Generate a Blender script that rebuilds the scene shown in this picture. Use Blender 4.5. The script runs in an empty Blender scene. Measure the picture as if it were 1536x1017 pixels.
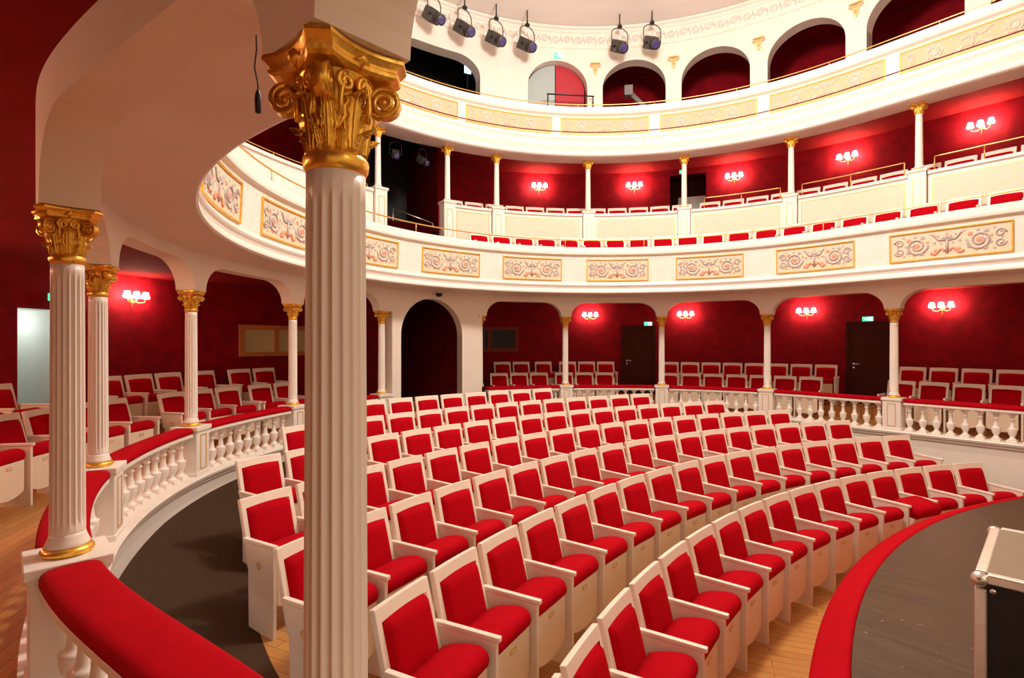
import bpy, bmesh, math, random
from math import pi, sin, cos, radians as rad, sqrt, atan2, hypot, exp
from mathutils import Vector, Matrix
random.seed(7)
S = bpy.context.scene
COL = S.collection
EYE = 1.55
CX, CY = 1.771, 6.023            # centre of the round auditorium
AX = 128.6                       # angle of the axis, pointing to the arched entrance
DX, DY = cos(rad(AX - 180)), sin(rad(AX - 180))   # direction towards the stage
SX, SY = 7.472, -1.290           # centre of the seat rows and of the stage front
ORD = ('first second third fourth fifth sixth seventh eighth ninth tenth eleventh twelfth thirteenth fourteenth fifteenth '
       'sixteenth seventeenth eighteenth nineteenth twentieth twenty-first twenty-second twenty-third twenty-fourth twenty-fifth '
       'twenty-sixth twenty-seventh twenty-eighth twenty-ninth thirtieth thirty-first thirty-second thirty-third thirty-fourth '
       'thirty-fifth thirty-sixth thirty-seventh thirty-eighth thirty-ninth fortieth').split()

# ------------------------------------------------------------------ materials
def mat(name, col, rough=.5, metal=0, noise=0, nscale=20, bump=0, bscale=60, emit=0, sheen=0, spec=.5, ecol=None):
    m = bpy.data.materials.new(name); m.use_nodes = True
    nt = m.node_tree; b = nt.nodes['Principled BSDF']
    b.inputs['Base Color'].default_value = (*col, 1)
    b.inputs['Roughness'].default_value = rough
    b.inputs['Metallic'].default_value = metal
    b.inputs['Specular IOR Level'].default_value = spec
    if sheen:
        b.inputs['Sheen Weight'].default_value = sheen
        b.inputs['Sheen Roughness'].default_value = .4
        b.inputs['Sheen Tint'].default_value = (min(1, col[0] * 1.6 + .1), col[1] + .05, col[2] + .05, 1)
    if emit:
        b.inputs['Emission Color'].default_value = (*(ecol or col), 1)
        b.inputs['Emission Strength'].default_value = emit
    tc = nt.nodes.new('ShaderNodeTexCoord')
    if noise:
        n = nt.nodes.new('ShaderNodeTexNoise'); n.inputs['Scale'].default_value = nscale; n.inputs['Detail'].default_value = 5
        nt.links.new(tc.outputs['Object'], n.inputs['Vector'])
        r = nt.nodes.new('ShaderNodeMapRange'); r.inputs[1].default_value = .3; r.inputs[2].default_value = .7
        r.inputs[3].default_value = 1 - noise; r.inputs[4].default_value = 1 + noise
        nt.links.new(n.outputs['Fac'], r.inputs[0])
        h = nt.nodes.new('ShaderNodeVectorMath'); h.operation = 'SCALE'; h.inputs[0].default_value = col
        nt.links.new(r.outputs[0], h.inputs['Scale']); nt.links.new(h.outputs[0], b.inputs['Base Color'])
    if bump:
        n2 = nt.nodes.new('ShaderNodeTexNoise'); n2.inputs['Scale'].default_value = bscale; n2.inputs['Detail'].default_value = 4
        nt.links.new(tc.outputs['Object'], n2.inputs['Vector'])
        bp = nt.nodes.new('ShaderNodeBump'); bp.inputs['Strength'].default_value = bump; bp.inputs['Distance'].default_value = .01
        nt.links.new(n2.outputs['Fac'], bp.inputs['Height']); nt.links.new(bp.outputs[0], b.inputs['Normal'])
    return m

def wood_mat(name, c1, c2, rough, rot, bw=.9, bh=.085, gap=(.12, .05, .015)):
    m = bpy.data.materials.new(name); m.use_nodes = True
    nt = m.node_tree; b = nt.nodes['Principled BSDF']
    tc = nt.nodes.new('ShaderNodeTexCoord'); mp = nt.nodes.new('ShaderNodeMapping')
    mp.inputs['Rotation'].default_value = (0, 0, rot)
    nt.links.new(tc.outputs['Object'], mp.inputs['Vector'])
    br = nt.nodes.new('ShaderNodeTexBrick'); br.inputs['Scale'].default_value = 1
    br.inputs['Brick Width'].default_value = bw; br.inputs['Row Height'].default_value = bh
    br.inputs['Mortar Size'].default_value = .002; br.inputs['Mortar'].default_value = (*gap, 1)
    br.inputs['Color1'].default_value = (*c1, 1); br.inputs['Color2'].default_value = (*c2, 1); br.inputs['Bias'].default_value = 0
    nt.links.new(mp.outputs[0], br.inputs['Vector'])
    sc = nt.nodes.new('ShaderNodeMapping'); sc.inputs['Scale'].default_value = (3, 60, 3); nt.links.new(mp.outputs[0], sc.inputs['Vector'])
    n = nt.nodes.new('ShaderNodeTexNoise'); n.inputs['Scale'].default_value = 1; n.inputs['Detail'].default_value = 6
    nt.links.new(sc.outputs[0], n.inputs['Vector'])
    mx = nt.nodes.new('ShaderNodeMix'); mx.data_type = 'RGBA'; mx.blend_type = 'MULTIPLY'; mx.inputs['Factor'].default_value = .35
    nt.links.new(br.outputs['Color'], mx.inputs['A']); nt.links.new(n.outputs['Color'], mx.inputs['B'])
    nt.links.new(mx.outputs['Result'], b.inputs['Base Color'])
    b.inputs['Roughness'].default_value = rough
    return m

def stage_mat():
    m = bpy.data.materials.new('stage_boards'); m.use_nodes = True
    nt = m.node_tree; b = nt.nodes['Principled BSDF']
    tc = nt.nodes.new('ShaderNodeTexCoord'); mp = nt.nodes.new('ShaderNodeMapping'); mp.inputs['Rotation'].default_value = (0, 0, rad(48))
    nt.links.new(tc.outputs['Object'], mp.inputs['Vector'])
    s = nt.nodes.new('ShaderNodeMapping'); s.inputs['Scale'].default_value = (1.2, 14, 1); nt.links.new(mp.outputs[0], s.inputs['Vector'])
    n = nt.nodes.new('ShaderNodeTexNoise'); n.inputs['Scale'].default_value = 1.6; n.inputs['Detail'].default_value = 8; n.inputs['Roughness'].default_value = .7
    nt.links.new(s.outputs[0], n.inputs['Vector'])
    cr = nt.nodes.new('ShaderNodeValToRGB')
    cr.color_ramp.elements[0].position = .3; cr.color_ramp.elements[0].color = (.040, .023, .012, 1)
    cr.color_ramp.elements[1].position = .75; cr.color_ramp.elements[1].color = (.13, .075, .040, 1)
    nt.links.new(n.outputs['Fac'], cr.inputs[0])
    v = nt.nodes.new('ShaderNodeTexNoise'); v.inputs['Scale'].default_value = 26; v.inputs['Detail'].default_value = 3
    nt.links.new(tc.outputs['Object'], v.inputs['Vector'])
    sp = nt.nodes.new('ShaderNodeValToRGB'); sp.color_ramp.elements[0].position = .70; sp.color_ramp.elements[1].position = .74
    nt.links.new(v.outputs['Fac'], sp.inputs[0])
    mx = nt.nodes.new('ShaderNodeMix'); mx.data_type = 'RGBA'; mx.inputs['B'].default_value = (.3, .22, .15, 1)
    nt.links.new(sp.outputs['Color'], mx.inputs['Factor']); nt.links.new(cr.outputs['Color'], mx.inputs['A'])
    nt.links.new(mx.outputs['Result'], b.inputs['Base Color'])
    rr = nt.nodes.new('ShaderNodeMapRange'); b.inputs['Specular IOR Level'].default_value = .3; rr.inputs[3].default_value = .32; rr.inputs[4].default_value = .6
    nt.links.new(n.outputs['Fac'], rr.inputs[0]); nt.links.new(rr.outputs[0], b.inputs['Roughness'])
    return m

M = {}
M['white'] = mat('white_paint', (.87, .83, .77), .38, noise=.03, nscale=6)
M['plaster'] = mat('white_plaster', (.86, .80, .72), .6, noise=.03, nscale=3, bump=.05, bscale=40)
M['ceil'] = mat('ceiling_paint', (.80, .74, .70), .7, noise=.02, nscale=3)
M['frame'] = mat('seat_lacquer', (.86, .79, .69), .32, noise=.02, nscale=9)
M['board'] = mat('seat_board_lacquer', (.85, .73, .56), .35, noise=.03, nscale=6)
M['cream'] = mat('cream_paint', (.80, .68, .54), .5, noise=.02, nscale=4)
M['gold'] = mat('gold_leaf', (.92, .56, .09), .32, metal=.75, noise=.18, nscale=25, bump=.15, bscale=60)
M['goldp'] = mat('gold_paint', (.80, .50, .12), .35, metal=.6, noise=.1, nscale=30)
M['brass'] = mat('brass', (.85, .55, .2), .28, metal=.9)
M['velvet'] = mat('red_velvet', (.42, .001, .008), .85, noise=.07, nscale=10, bump=.08, bscale=200, sheen=.02, spec=.06)
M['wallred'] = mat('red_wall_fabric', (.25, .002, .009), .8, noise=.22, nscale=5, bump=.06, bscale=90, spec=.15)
M['ceilred'] = mat('red_ceiling_paint', (.26, .010, .012), .9, noise=.08, nscale=4, spec=.05)
M['dark'] = mat('black_paint', (.012, .008, .008), .7)
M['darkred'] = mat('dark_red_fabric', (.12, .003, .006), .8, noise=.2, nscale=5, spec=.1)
M['wood'] = wood_mat('oak_floor', (.70, .35, .10), (.60, .28, .075), .3, rad(20))
M['wood2'] = wood_mat('oak_floor_gallery', (.68, .32, .08), (.56, .25, .055), .33, rad(75))
M['carpet'] = mat('dark_carpet', (.062, .036, .021), .95, noise=.15, nscale=60, bump=.25, bscale=260, spec=.1)
M['stage'] = stage_mat()
M['door'] = mat('dark_brown_door', (.060, .010, .005), .5, spec=.12, noise=.12, nscale=4)
M['steel'] = mat('brushed_steel', (.7, .68, .64), .3, metal=.9)
M['alu'] = mat('aluminium', (.82, .80, .74), .32, metal=.75, noise=.05, nscale=30)
M['case'] = mat('case_laminate', (.008, .007, .007), .45)
M['lid'] = mat('case_lid_laminate', (.22, .17, .12), .4, noise=.05, nscale=10)
M['grey'] = mat('grey_metal', (.10, .09, .085), .4, metal=.5, noise=.1, nscale=30)
M['fgrey'] = mat('grey_enamel', (.28, .26, .25), .5)
M['goldpale'] = mat('pale_gilding', (.86, .62, .30), .4, metal=.3)
M['blackmetal'] = mat('black_metal', (.02, .02, .022), .4, metal=.4)
M['glass'] = mat('blue_lens', (.06, .05, .25), .1, spec=.8)
M['lamp'] = mat('lit_shade', (1, .9, .75), .5, emit=40, ecol=(1, .80, .58))
M['green'] = mat('exit_green', (.05, .8, .45), .4, emit=.7, ecol=(.1, .9, .55))
M['signw'] = mat('exit_white', (.9, 1, .95), .4, emit=1.0, ecol=(.85, 1, .92))
M['pale'] = mat('pale_leaf_and_lit_part', (.40, .48, .49), .5)
M['palew'] = mat('pale_corridor_paint', (.72, .76, .74), .6)
M['pane'] = mat('pale_window_blind', (.60, .52, .27), .5, spec=.1)
M['darkpane'] = mat('dark_window_pane', (.012, .006, .006), .2, spec=.25)
M['oak'] = mat('orange_wood_frame', (.58, .20, .05), .4, noise=.1, nscale=12)
M['brownframe'] = mat('red_brown_frame', (.24, .035, .018), .5, spec=.15, noise=.1, nscale=12)
M['relg'] = mat('relief_grey', (.50, .45, .43), .6)
M['relp'] = mat('relief_salmon', (.80, .36, .24), .6)
M['relc'] = mat('relief_field', (.86, .69, .52), .6, noise=.05, nscale=30)
M['relo'] = mat('relief_pale', (.66, .58, .52), .6)
M['relf'] = mat('relief_pale_field', (.72, .50, .31), .6)
M['frz'] = mat('frieze_grey', (.66, .60, .56), .6)
M['reddoor'] = mat('red_door_leaf', (.45, .012, .03), .5)
M['screen'] = mat('blue_screen', (.3, .5, 1), .3, emit=3, ecol=(.35, .6, 1))
M['ledge'] = M['white']

# ------------------------------------------------------------------ mesh helpers
class MB:
    def __init__(s): s.v = []; s.f = []; s.mi = []; s.sm = []
    def add(s, vs, fs, mi=0, smooth=False):
        b = len(s.v); s.v += [tuple(p) for p in vs]
        for f in fs: s.f.append(tuple(b + i for i in f)); s.mi.append(mi); s.sm.append(smooth)
        return s
    def box(s, x0, x1, y0, y1, z0, z1, mi=0, T=None):
        vs = [(x, y, z) for z in (z0, z1) for y in (y0, y1) for x in (x0, x1)]
        if T: vs = [T @ Vector(p) for p in vs]
        return s.add(vs, [(0, 2, 3, 1), (4, 5, 7, 6), (0, 1, 5, 4), (2, 6, 7, 3), (0, 4, 6, 2), (1, 3, 7, 5)], mi)
    def tube(s, P, r, n=8, mi=0, caps=True, ry=None, up=None, smooth=True):
        P = [Vector(p) for p in P]; rings = []; u = None
        for i, p in enumerate(P):
            t = (P[min(i + 1, len(P) - 1)] - P[max(i - 1, 0)])
            t = t.normalized() if t.length > 1e-9 else Vector((0, 0, 1))
            if u is None:
                a = Vector(up) if up else (Vector((0, 0, 1)) if abs(t.z) < .9 else Vector((1, 0, 0)))
                u = (a - t * a.dot(t)).normalized()
            else:
                u = (u - t * u.dot(t)); u = u.normalized() if u.length > 1e-6 else Vector((1, 0, 0))
            w = t.cross(u); rr = r[i] if isinstance(r, (list, tuple)) else r
            r2 = rr * ry if ry else rr
            rings.append([p + u * (rr * cos(2 * pi * k / n)) + w * (r2 * sin(2 * pi * k / n)) for k in range(n)])
        vs = [q for R in rings for q in R]; fs = []
        for i in range(len(P) - 1):
            for k in range(n): fs.append((i * n + k, i * n + (k + 1) % n, (i + 1) * n + (k + 1) % n, (i + 1) * n + k))
        if caps: fs += [tuple(range(n))[::-1], tuple(range((len(P) - 1) * n, len(P) * n))]
        return s.add(vs, fs, mi, smooth)
    def lathe(s, prof, n=24, mi=0, T=None, mod=None, smooth=True, capb=True, capt=True):
        vs = []
        for (r, z) in prof:
            for k in range(n):
                a = 2 * pi * k / n; rr = r * (mod(a, z) if mod else 1)
                vs.append(Vector((rr * cos(a), rr * sin(a), z)))
        fs = []
        for i in range(len(prof) - 1):
            for k in range(n): fs.append((i * n + k, i * n + (k + 1) % n, (i + 1) * n + (k + 1) % n, (i + 1) * n + k))
        if capb: fs.append(tuple(range(n))[::-1])
        if capt: fs.append(tuple(range((len(prof) - 1) * n, len(prof) * n)))
        if T: vs = [T @ p for p in vs]
        return s.add(vs, fs, mi, smooth)
    def prism(s, poly, axis, a, b, mi=0, T=None):
        """poly in the plane normal to axis 'x' (y,z) or 'z' (x,y) or 'y' (x,z), extruded from a to b"""
        mk = {'x': lambda p, c: (c, p[0], p[1]), 'y': lambda p, c: (p[0], c, p[1]), 'z': lambda p, c: (p[0], p[1], c)}[axis]
        n = len(poly); vs = [mk(p, a) for p in poly] + [mk(p, b) for p in poly]
        if T: vs = [T @ Vector(p) for p in vs]
        return s.add(vs, [tuple(range(n))[::-1], tuple(range(n, 2 * n))] + [(i, (i + 1) % n, n + (i + 1) % n, n + i) for i in range(n)], mi)
    def mesh(s, name, mats, bevel=0, seg=2, off=None):
        me = bpy.data.meshes.new(name)
        vs = s.v if off is None else [(x - off[0], y - off[1], z - off[2]) for x, y, z in s.v]
        me.from_pydata(vs, [], s.f)
        for m in (mats if isinstance(mats, (list, tuple)) else [mats]): me.materials.append(m)
        me.polygons.foreach_set('material_index', s.mi); me.polygons.foreach_set('use_smooth', s.sm)
        bm = bmesh.new(); bm.from_mesh(me)
        bmesh.ops.recalc_face_normals(bm, faces=bm.faces)
        if bevel:
            ed = [e for e in bm.edges if len(e.link_faces) == 2 and e.calc_face_angle(0) > .6]
            bmesh.ops.bevel(bm, geom=ed, offset=bevel, segments=seg, affect='EDGES', profile=.5, clamp_overlap=True)
        bm.to_mesh(me); bm.free(); me.update()
        return me

def obj(name, me, parent=None, loc=None, label=None, kind=None):
    o = bpy.data.objects.new(name, me); COL.objects.link(o)
    if parent: o.parent = parent
    if loc: o.location = loc
    if label: o['label'] = label
    if kind: o['kind'] = kind
    return o
def struct(name, mb, mats, label=None, bevel=0):
    return obj(name, mb.mesh(name, mats, bevel), kind='structure', label=label)
def thing(name, label, cat, loc=(0, 0, 0), rz=0, group=None, kind=None):
    o = bpy.data.objects.new(name, None); COL.objects.link(o); o.empty_display_size = .05
    o.location = loc; o.rotation_euler = (0, 0, rz)
    o['label'] = label; o['category'] = cat
    if group: o['group'] = group
    if kind: o['kind'] = kind
    return o
def single(name, me, label, cat, loc=(0, 0, 0), rz=0, group=None):
    o = obj(name, me, None, loc); o.rotation_euler = (0, 0, rz); o['label'] = label; o['category'] = cat
    if group: o['group'] = group
    return o
def part(name, mb, mats, parent, bevel=0, label=None):
    """mb in world coordinates, parent an unrotated Empty"""
    return obj(name, mb.mesh(name, mats, bevel, off=parent.location), parent, label=label)
def copy_thing(src, loc, rz, label, group=None):
    r = src.copy(); COL.objects.link(r); r.location = loc; r.rotation_euler = (0, 0, rz); r['label'] = label
    if group: r['group'] = group
    for ch in src.children:
        c = ch.copy(); COL.objects.link(c); c.parent = r
        for g in ch.children:
            d = g.copy(); COL.objects.link(d); d.parent = c
    return r
def Z(a): return Matrix.Rotation(a, 4, 'Z')
def Tr(x, y, z): return Matrix.Translation((x, y, z))

# ------------------------------------------------------------------ plan curves
class Curve:
    def __init__(s, pts):
        s.p = [Vector((x, y)) for x, y in pts]; s.s = [0]
        for a, b in zip(s.p, s.p[1:]): s.s.append(s.s[-1] + (b - a).length)
        s.L = s.s[-1]; n = len(s.p); s.n = []
        for i in range(n):
            t = (s.p[min(i + 1, n - 1)] - s.p[max(i - 1, 0)]).normalized(); s.n.append(Vector((-t.y, t.x)))
    def at(s, u):
        u = min(max(u, 0), s.L); lo, hi = 0, len(s.s) - 1
        while hi - lo > 1:
            m = (lo + hi) // 2
            if s.s[m] <= u: lo = m
            else: hi = m
        f = (u - s.s[lo]) / max(1e-9, s.s[hi] - s.s[lo])
        return s.p[lo].lerp(s.p[hi], f), s.n[lo].lerp(s.n[hi], f).normalized()
    def q(s, u, o=0, z=0):
        p, n = s.at(u); return Vector((p.x + n.x * o, p.y + n.y * o, z))
    def find(s, th):
        """arc length of the point at angle th (degrees) about the hall centre"""
        best = None
        for i, p in enumerate(s.p):
            a = math.degrees(atan2(p.y - CY, p.x - CX)); d = abs((a - th + 180) % 360 - 180)
            if best is None or d < best[0]: best = (d, i)
        i = best[1]; lo = s.s[max(i - 1, 0)]; hi = s.s[min(i + 1, len(s.s) - 1)]
        for _ in range(40):
            m = (lo + hi) / 2; p, _n = s.at(m); a = math.degrees(atan2(p.y - CY, p.x - CX))
            if ((a - th + 180) % 360 - 180) > 0: lo = m
            else: hi = m
        return (lo + hi) / 2
    def samples(s, a, b, step=.06):
        n = max(1, int(math.ceil((b - a) / step))); return [a + (b - a) * i / n for i in range(n + 1)]

def ucurve(R, La=6.0, Lb=6.0, th0=None):
    """half circle with straight legs towards the stage; runs from the near left to the far right"""
    pts = []; a0 = AX + 90; a1 = AX - 90
    if th0 is None:
        bx, by = CX + R * cos(rad(a0)), CY + R * sin(rad(a0))
        pts += [(bx + DX * La * (1 - i / 20), by + DY * La * (1 - i / 20)) for i in range(20)]
    else: a0 = th0
    n = 120
    pts += [(CX + R * cos(rad(a0 + (a1 - a0) * i / n)), CY + R * sin(rad(a0 + (a1 - a0) * i / n))) for i in range(n + 1)]
    bx, by = pts[-1]
    pts += [(bx + DX * Lb * (i + 1) / 20, by + DY * Lb * (i + 1) / 20) for i in range(20)]
    return Curve(pts)

def catmull(P, m=24):
    out = []
    for i in range(len(P) - 1):
        p0 = Vector(P[max(i - 1, 0)]); p1 = Vector(P[i]); p2 = Vector(P[i + 1]); p3 = Vector(P[min(i + 2, len(P) - 1)])
        if i == 0: p0 = p1 * 2 - p2
        if i == len(P) - 2: p3 = p2 * 2 - p1
        for k in range(m):
            t = k / m
            out.append(.5 * ((2 * p1) + (p2 - p0) * t + (2 * p0 - 5 * p1 + 4 * p2 - p3) * t * t + (3 * p1 - p0 - 3 * p2 + p3) * t ** 3))
    out.append(Vector(P[-1])); return [(p.x, p.y) for p in out]

# the ring of slim columns that carries the lower balcony
CP = [(.97, -.42), (-.355, 1.077), (-1.912, 2.295), (-3.038, 3.915), (-3.495, 5.810), (-3.190, 7.762), (-2.315, 9.470), (-.66, 10.93),
      (1.148, 11.476), (3.205, 11.422), (5.010, 10.466), (6.325, 8.830), (7.56, 7.24), (8.82, 5.66)]
RING = Curve(catmull(CP))
CS = [RING.s[min(i * 24, len(RING.s) - 1)] for i in range(len(CP))]        # arc length of each column
WALL = ucurve(8.1)
B1 = Curve([(.25, .16), (-.1, .77), (-.45, 1.39), (-.75, 1.91)] + [(CX + 4.61 * cos(rad(a)), CY + 4.61 * sin(rad(a))) for a in [234 - i * (234 - 38.6) / 130 for i in range(131)]]
           + [(CX + 4.61 * cos(rad(38.6)) + DX * .3 * i, CY + 4.61 * sin(rad(38.6)) + DY * .3 * i) for i in range(1, 18)])
U59 = ucurve(5.9)
B2 = ucurve(5.6)
U62 = ucurve(6.2)

def sweep(mb, cv, a, b, prof, step=.08, mi=0, smooth=False, closed=False, caps=True):
    ss = cv.samples(a, b, step); n = len(prof); vs = []
    for u in ss:
        p, nn = cv.at(u)
        vs += [(p.x + nn.x * o, p.y + nn.y * o, z) for o, z in prof]
    fs = []; rng = range(n) if closed else range(n - 1)
    for i in range(len(ss) - 1):
        for k in rng:
            k2 = (k + 1) % n; fs.append((i * n + k, i * n + k2, (i + 1) * n + k2, (i + 1) * n + k))
    if closed and caps: fs += [tuple(range(n)), tuple(range((len(ss) - 1) * n, len(ss) * n))[::-1]]
    return mb.add(vs, fs, mi, smooth)

def wall_with_openings(mb, cv, a, b, z0, z1, ops=(), o=0, step=.15, mi=0):
    cuts = sorted(set([a, b] + [x for op in ops for x in op[:2]] + cv.samples(a, b, step)))
    zc = sorted(set([z0, z1] + [z for op in ops for z in op[2:4]]))
    for u0, u1 in zip(cuts, cuts[1:]):
        if u1 - u0 < 1e-5: continue
        m = (u0 + u1) / 2
        for w0, w1 in zip(zc, zc[1:]):
            zm = (w0 + w1) / 2
            if any(op[0] < m < op[1] and op[2] < zm < op[3] for op in ops): continue
            mb.add([cv.q(u0, o, w0), cv.q(u1, o, w0), cv.q(u1, o, w1), cv.q(u0, o, w1)], [(0, 1, 2, 3)], mi)

def fill_between(mb, ca, oa, cb, ob, z):
    P = [ca.q(ca.L * i / 240, oa, z) for i in range(241)]; Q = [cb.q(cb.L * i / 240, ob, z) for i in range(241)]
    i = j = 0; fs = []; n = 241
    while i < 240 or j < 240:
        if j == 240 or (i < 240 and (P[i + 1] - Q[j]).length < (P[i] - Q[j + 1]).length): fs.append((i, i + 1, n + j)); i += 1
        else: fs.append((i, n + j + 1, n + j)); j += 1
    mb.add(P + Q, fs)

def arcade(mb, cv, segs, ztop, oin, oout, step=.06, mi=0):
    """segs: (s0, s1, base z or function(s) for an opening's head, floor z of the opening or None)"""
    for s0, s1, f in segs:
        ss = cv.samples(s0, s1, step) if not callable(f) else sorted(set([s0 + (s1 - s0) * (.5 - .5 * cos(pi * i / 36)) for i in range(37)]))
        zf = f if callable(f) else (lambda u, f=f: f)
        for u0, u1 in zip(ss, ss[1:]):
            for o in (oin, oout):
                mb.add([cv.q(u0, o, zf(u0)), cv.q(u1, o, zf(u1)), cv.q(u1, o, ztop), cv.q(u0, o, ztop)], [(0, 1, 2, 3)], mi)
            mb.add([cv.q(u0, oin, zf(u0)), cv.q(u1, oin, zf(u1)), cv.q(u1, oout, zf(u1)), cv.q(u0, oout, zf(u0))], [(0, 1, 2, 3)], mi)
    for (a0, a1, f), (b0, b1, g) in zip(segs, segs[1:]):
        za = f(a1) if callable(f) else f; zb = g(b0) if callable(g) else g
        if abs(za - zb) > 1e-4:
            mb.add([cv.q(a1, oin, za), cv.q(a1, oout, za), cv.q(a1, oout, zb), cv.q(a1, oin, zb)], [(0, 1, 2, 3)], mi)

# ------------------------------------------------------------------ levels
GF = 0.0; STEP = .23; GC = 2.61; SOF = 2.53
CAP0, CAP1, ARCH = 1.898, 2.114, 2.415
B1F, B1F2, B1C = 3.0, 3.91, 6.02
NOPE = None

# ------------------------------------------------------------------ the setting: floors, walls, ceilings
mb = MB()
sweep(mb, RING, 0, RING.L, [(-.10, GF), (.2, GF)], .12)
wl = ucurve(7.22)
def band(mb, ca, cb, za, zb, n=200, mi=0, a0=0, a1=1, b0=0, b1=1):
    P = [ca.q(ca.L * (a0 + (a1 - a0) * i / n), 0, za) for i in range(n + 1)]; Q = [cb.q(cb.L * (b0 + (b1 - b0) * i / n), 0, zb) for i in range(n + 1)]
    mb.add(P + Q, [(i, i + 1, n + 2 + i, n + 1 + i) for i in range(n)], mi)
band(mb, RING, wl, GF - .001, GF - .001)
wall_with_openings(mb, wl, 0, wl.L, GF, STEP)
band(mb, wl, WALL, STEP, STEP)
floor_g = struct('floor', mb, M['wood2'])

# stepped parquet for the seat rows
ROWZ = [-.784, -.588, -.499, -.43, -.348, -.261, -.160]
ROWR = [8.128 + .878 * i for i in range(7)]
ROWN = [16, 17, 18, 18, 17, 14, 8]
ROWA = [100.9, 101.7, 102.5, 104.5, 107.7, 112.5, 119.9]
PITCH = .49
def rowz(r):
    t = (r - ROWR[0]) / .878
    if t <= 0: return ROWZ[0]
    i = int(t)
    if i >= 6: return ROWZ[6] + .09 * (t - 6)
    return ROWZ[i] + (ROWZ[i + 1] - ROWZ[i]) * (t - i)
mb = MB()
def sector(mb, r0, r1, a0, a1, z, zb, mi=0, n=40, c=(SX, SY), f0=None, f1=None):
    vs = []
    for i in range(n + 1):
        for r, zz in ((r0, zb), (r0, z), (r1, z), (r1, zb)):
            b0 = f0(r) if f0 else a0; b1 = f1(r) if f1 else a1; a = rad(b0 + (b1 - b0) * i / n); vs.append((c[0] + r * cos(a), c[1] + r * sin(a), zz))
    fs = []
    for i in range(n):
        for k in range(3): fs.append((4 * i + k, 4 * i + k + 1, 4 * i + 5 + k, 4 * i + 4 + k))
    fs += [(0, 1, 2, 3), tuple(4 * n + k for k in (3, 2, 1, 0))]
    mb.add(vs, fs, mi)
def endA(r, left):
    t = max(-.7, min(6.4, (r - ROWR[0]) / .878)); i = max(0, min(5, int(t)))
    v = [ROWA[k] - .6 if not left else ROWA[k] + math.degrees(PITCH / ROWR[k]) * ROWN[k] + 1.35 for k in (i, i + 1)]
    return v[0] + (v[1] - v[0]) * (t - i)
rs = [6.9, 7.45] + [ROWR[0] + .878 * (t / 4) for t in range(-2, 26)]
for r0, r1 in zip(rs, rs[1:]):
    f0 = (lambda r: 78) if r0 < ROWR[0] - .46 else (lambda r: endA(r, 0)); f1 = lambda r: endA(r, 1) + (3.0 if r < ROWR[0] - .1 else 0) * min(1, (ROWR[0] - .1 - r) / .5)
    vs = []; n = 30
    for i in range(n + 1):
        for r in (r0, r1):
            a = rad(f0(r) + (f1(r) - f0(r)) * i / n); vs.append((SX + r * cos(a), SY + r * sin(a), rowz(r - .20)))
    vs2 = [(x, y, z - .5) for x, y, z in vs]; m_ = len(vs)
    fs = [(2 * i, 2 * i + 1, 2 * i + 3, 2 * i + 2) for i in range(n)]
    mb.add(vs + vs2, fs + [(0, 1, m_ + 1, m_), (2 * n, 2 * n + 1, m_ + 2 * n + 1, m_ + 2 * n)])
struct('floor_rows', mb, M['wood'])

# dark carpet of the aisle round the rows
def ringz(th):
    d = abs((th - AX + 180) % 360 - 180)
    T = [(0, -.10), (45, -.10), (62, -.15), (75, -.24), (100, -.40), (120, -.62), (180, -.75)]
    for (a, za), (b, zb) in zip(T, T[1:]):
        if a <= d <= b: return za + (zb - za) * (d - a) / (b - a)
    return -.75
mb = MB(); N = 150; K = 16; vs = []
for i in range(N + 1):
    u = RING.L * i / N; p, n = RING.at(u); th = math.degrees(atan2(p.y - CY, p.x - CX))
    for k in range(K + 1):
        f = k / K; q = p - n * (.02 + 2.6 * f); g = min(1, f * 2.2)
        zz = (1 - g) * ringz(th) + g * (rowz(hypot(q.x - SX, q.y - SY) - .20) - .03)
        vs.append((q.x, q.y, zz))
mb.add(vs, [(i * (K + 1) + k, i * (K + 1) + k + 1, (i + 1) * (K + 1) + k + 1, (i + 1) * (K + 1) + k) for i in range(N) for k in range(K)], 0, True)
struct('floor_carpet', mb, M['carpet'])
mb = MB(); mb.box(-3, 12, -3, 14, -1.45, -1.4); struct('floor_base', mb, M['dark'])

# stage
mb = MB(); sector(mb, .5, 7.028, 40, 215, 0, -1.3, n=90, c=(SX + .05, SY + .02)); struct('floor_stage', mb, M['stage'])
mb = MB(); n = 90; vs = []
prof = [(7.03, -.30), (7.03, .002), (7.05, .006), (7.09, -.006), (7.17, -.045), (7.20, -.065), (7.205, -.09), (7.205, -1.2)]
for i in range(n + 1):
    a = rad(84 + 80 * i / n)
    vs += [(SX + .05 + r * cos(a), SY + .02 + r * sin(a), z) for r, z in prof]
m_ = len(prof)
mb.add(vs, [(i * m_ + k, i * m_ + k + 1, (i + 1) * m_ + k + 1, (i + 1) * m_ + k) for i in range(n) for k in range(m_ - 1)], 0, True)
single('stage_edge_carpet', mb.mesh('stage_edge_carpet', M['velvet']), 'red carpet strip along the curved front edge of the dark stage', 'carpet strip')

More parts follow.
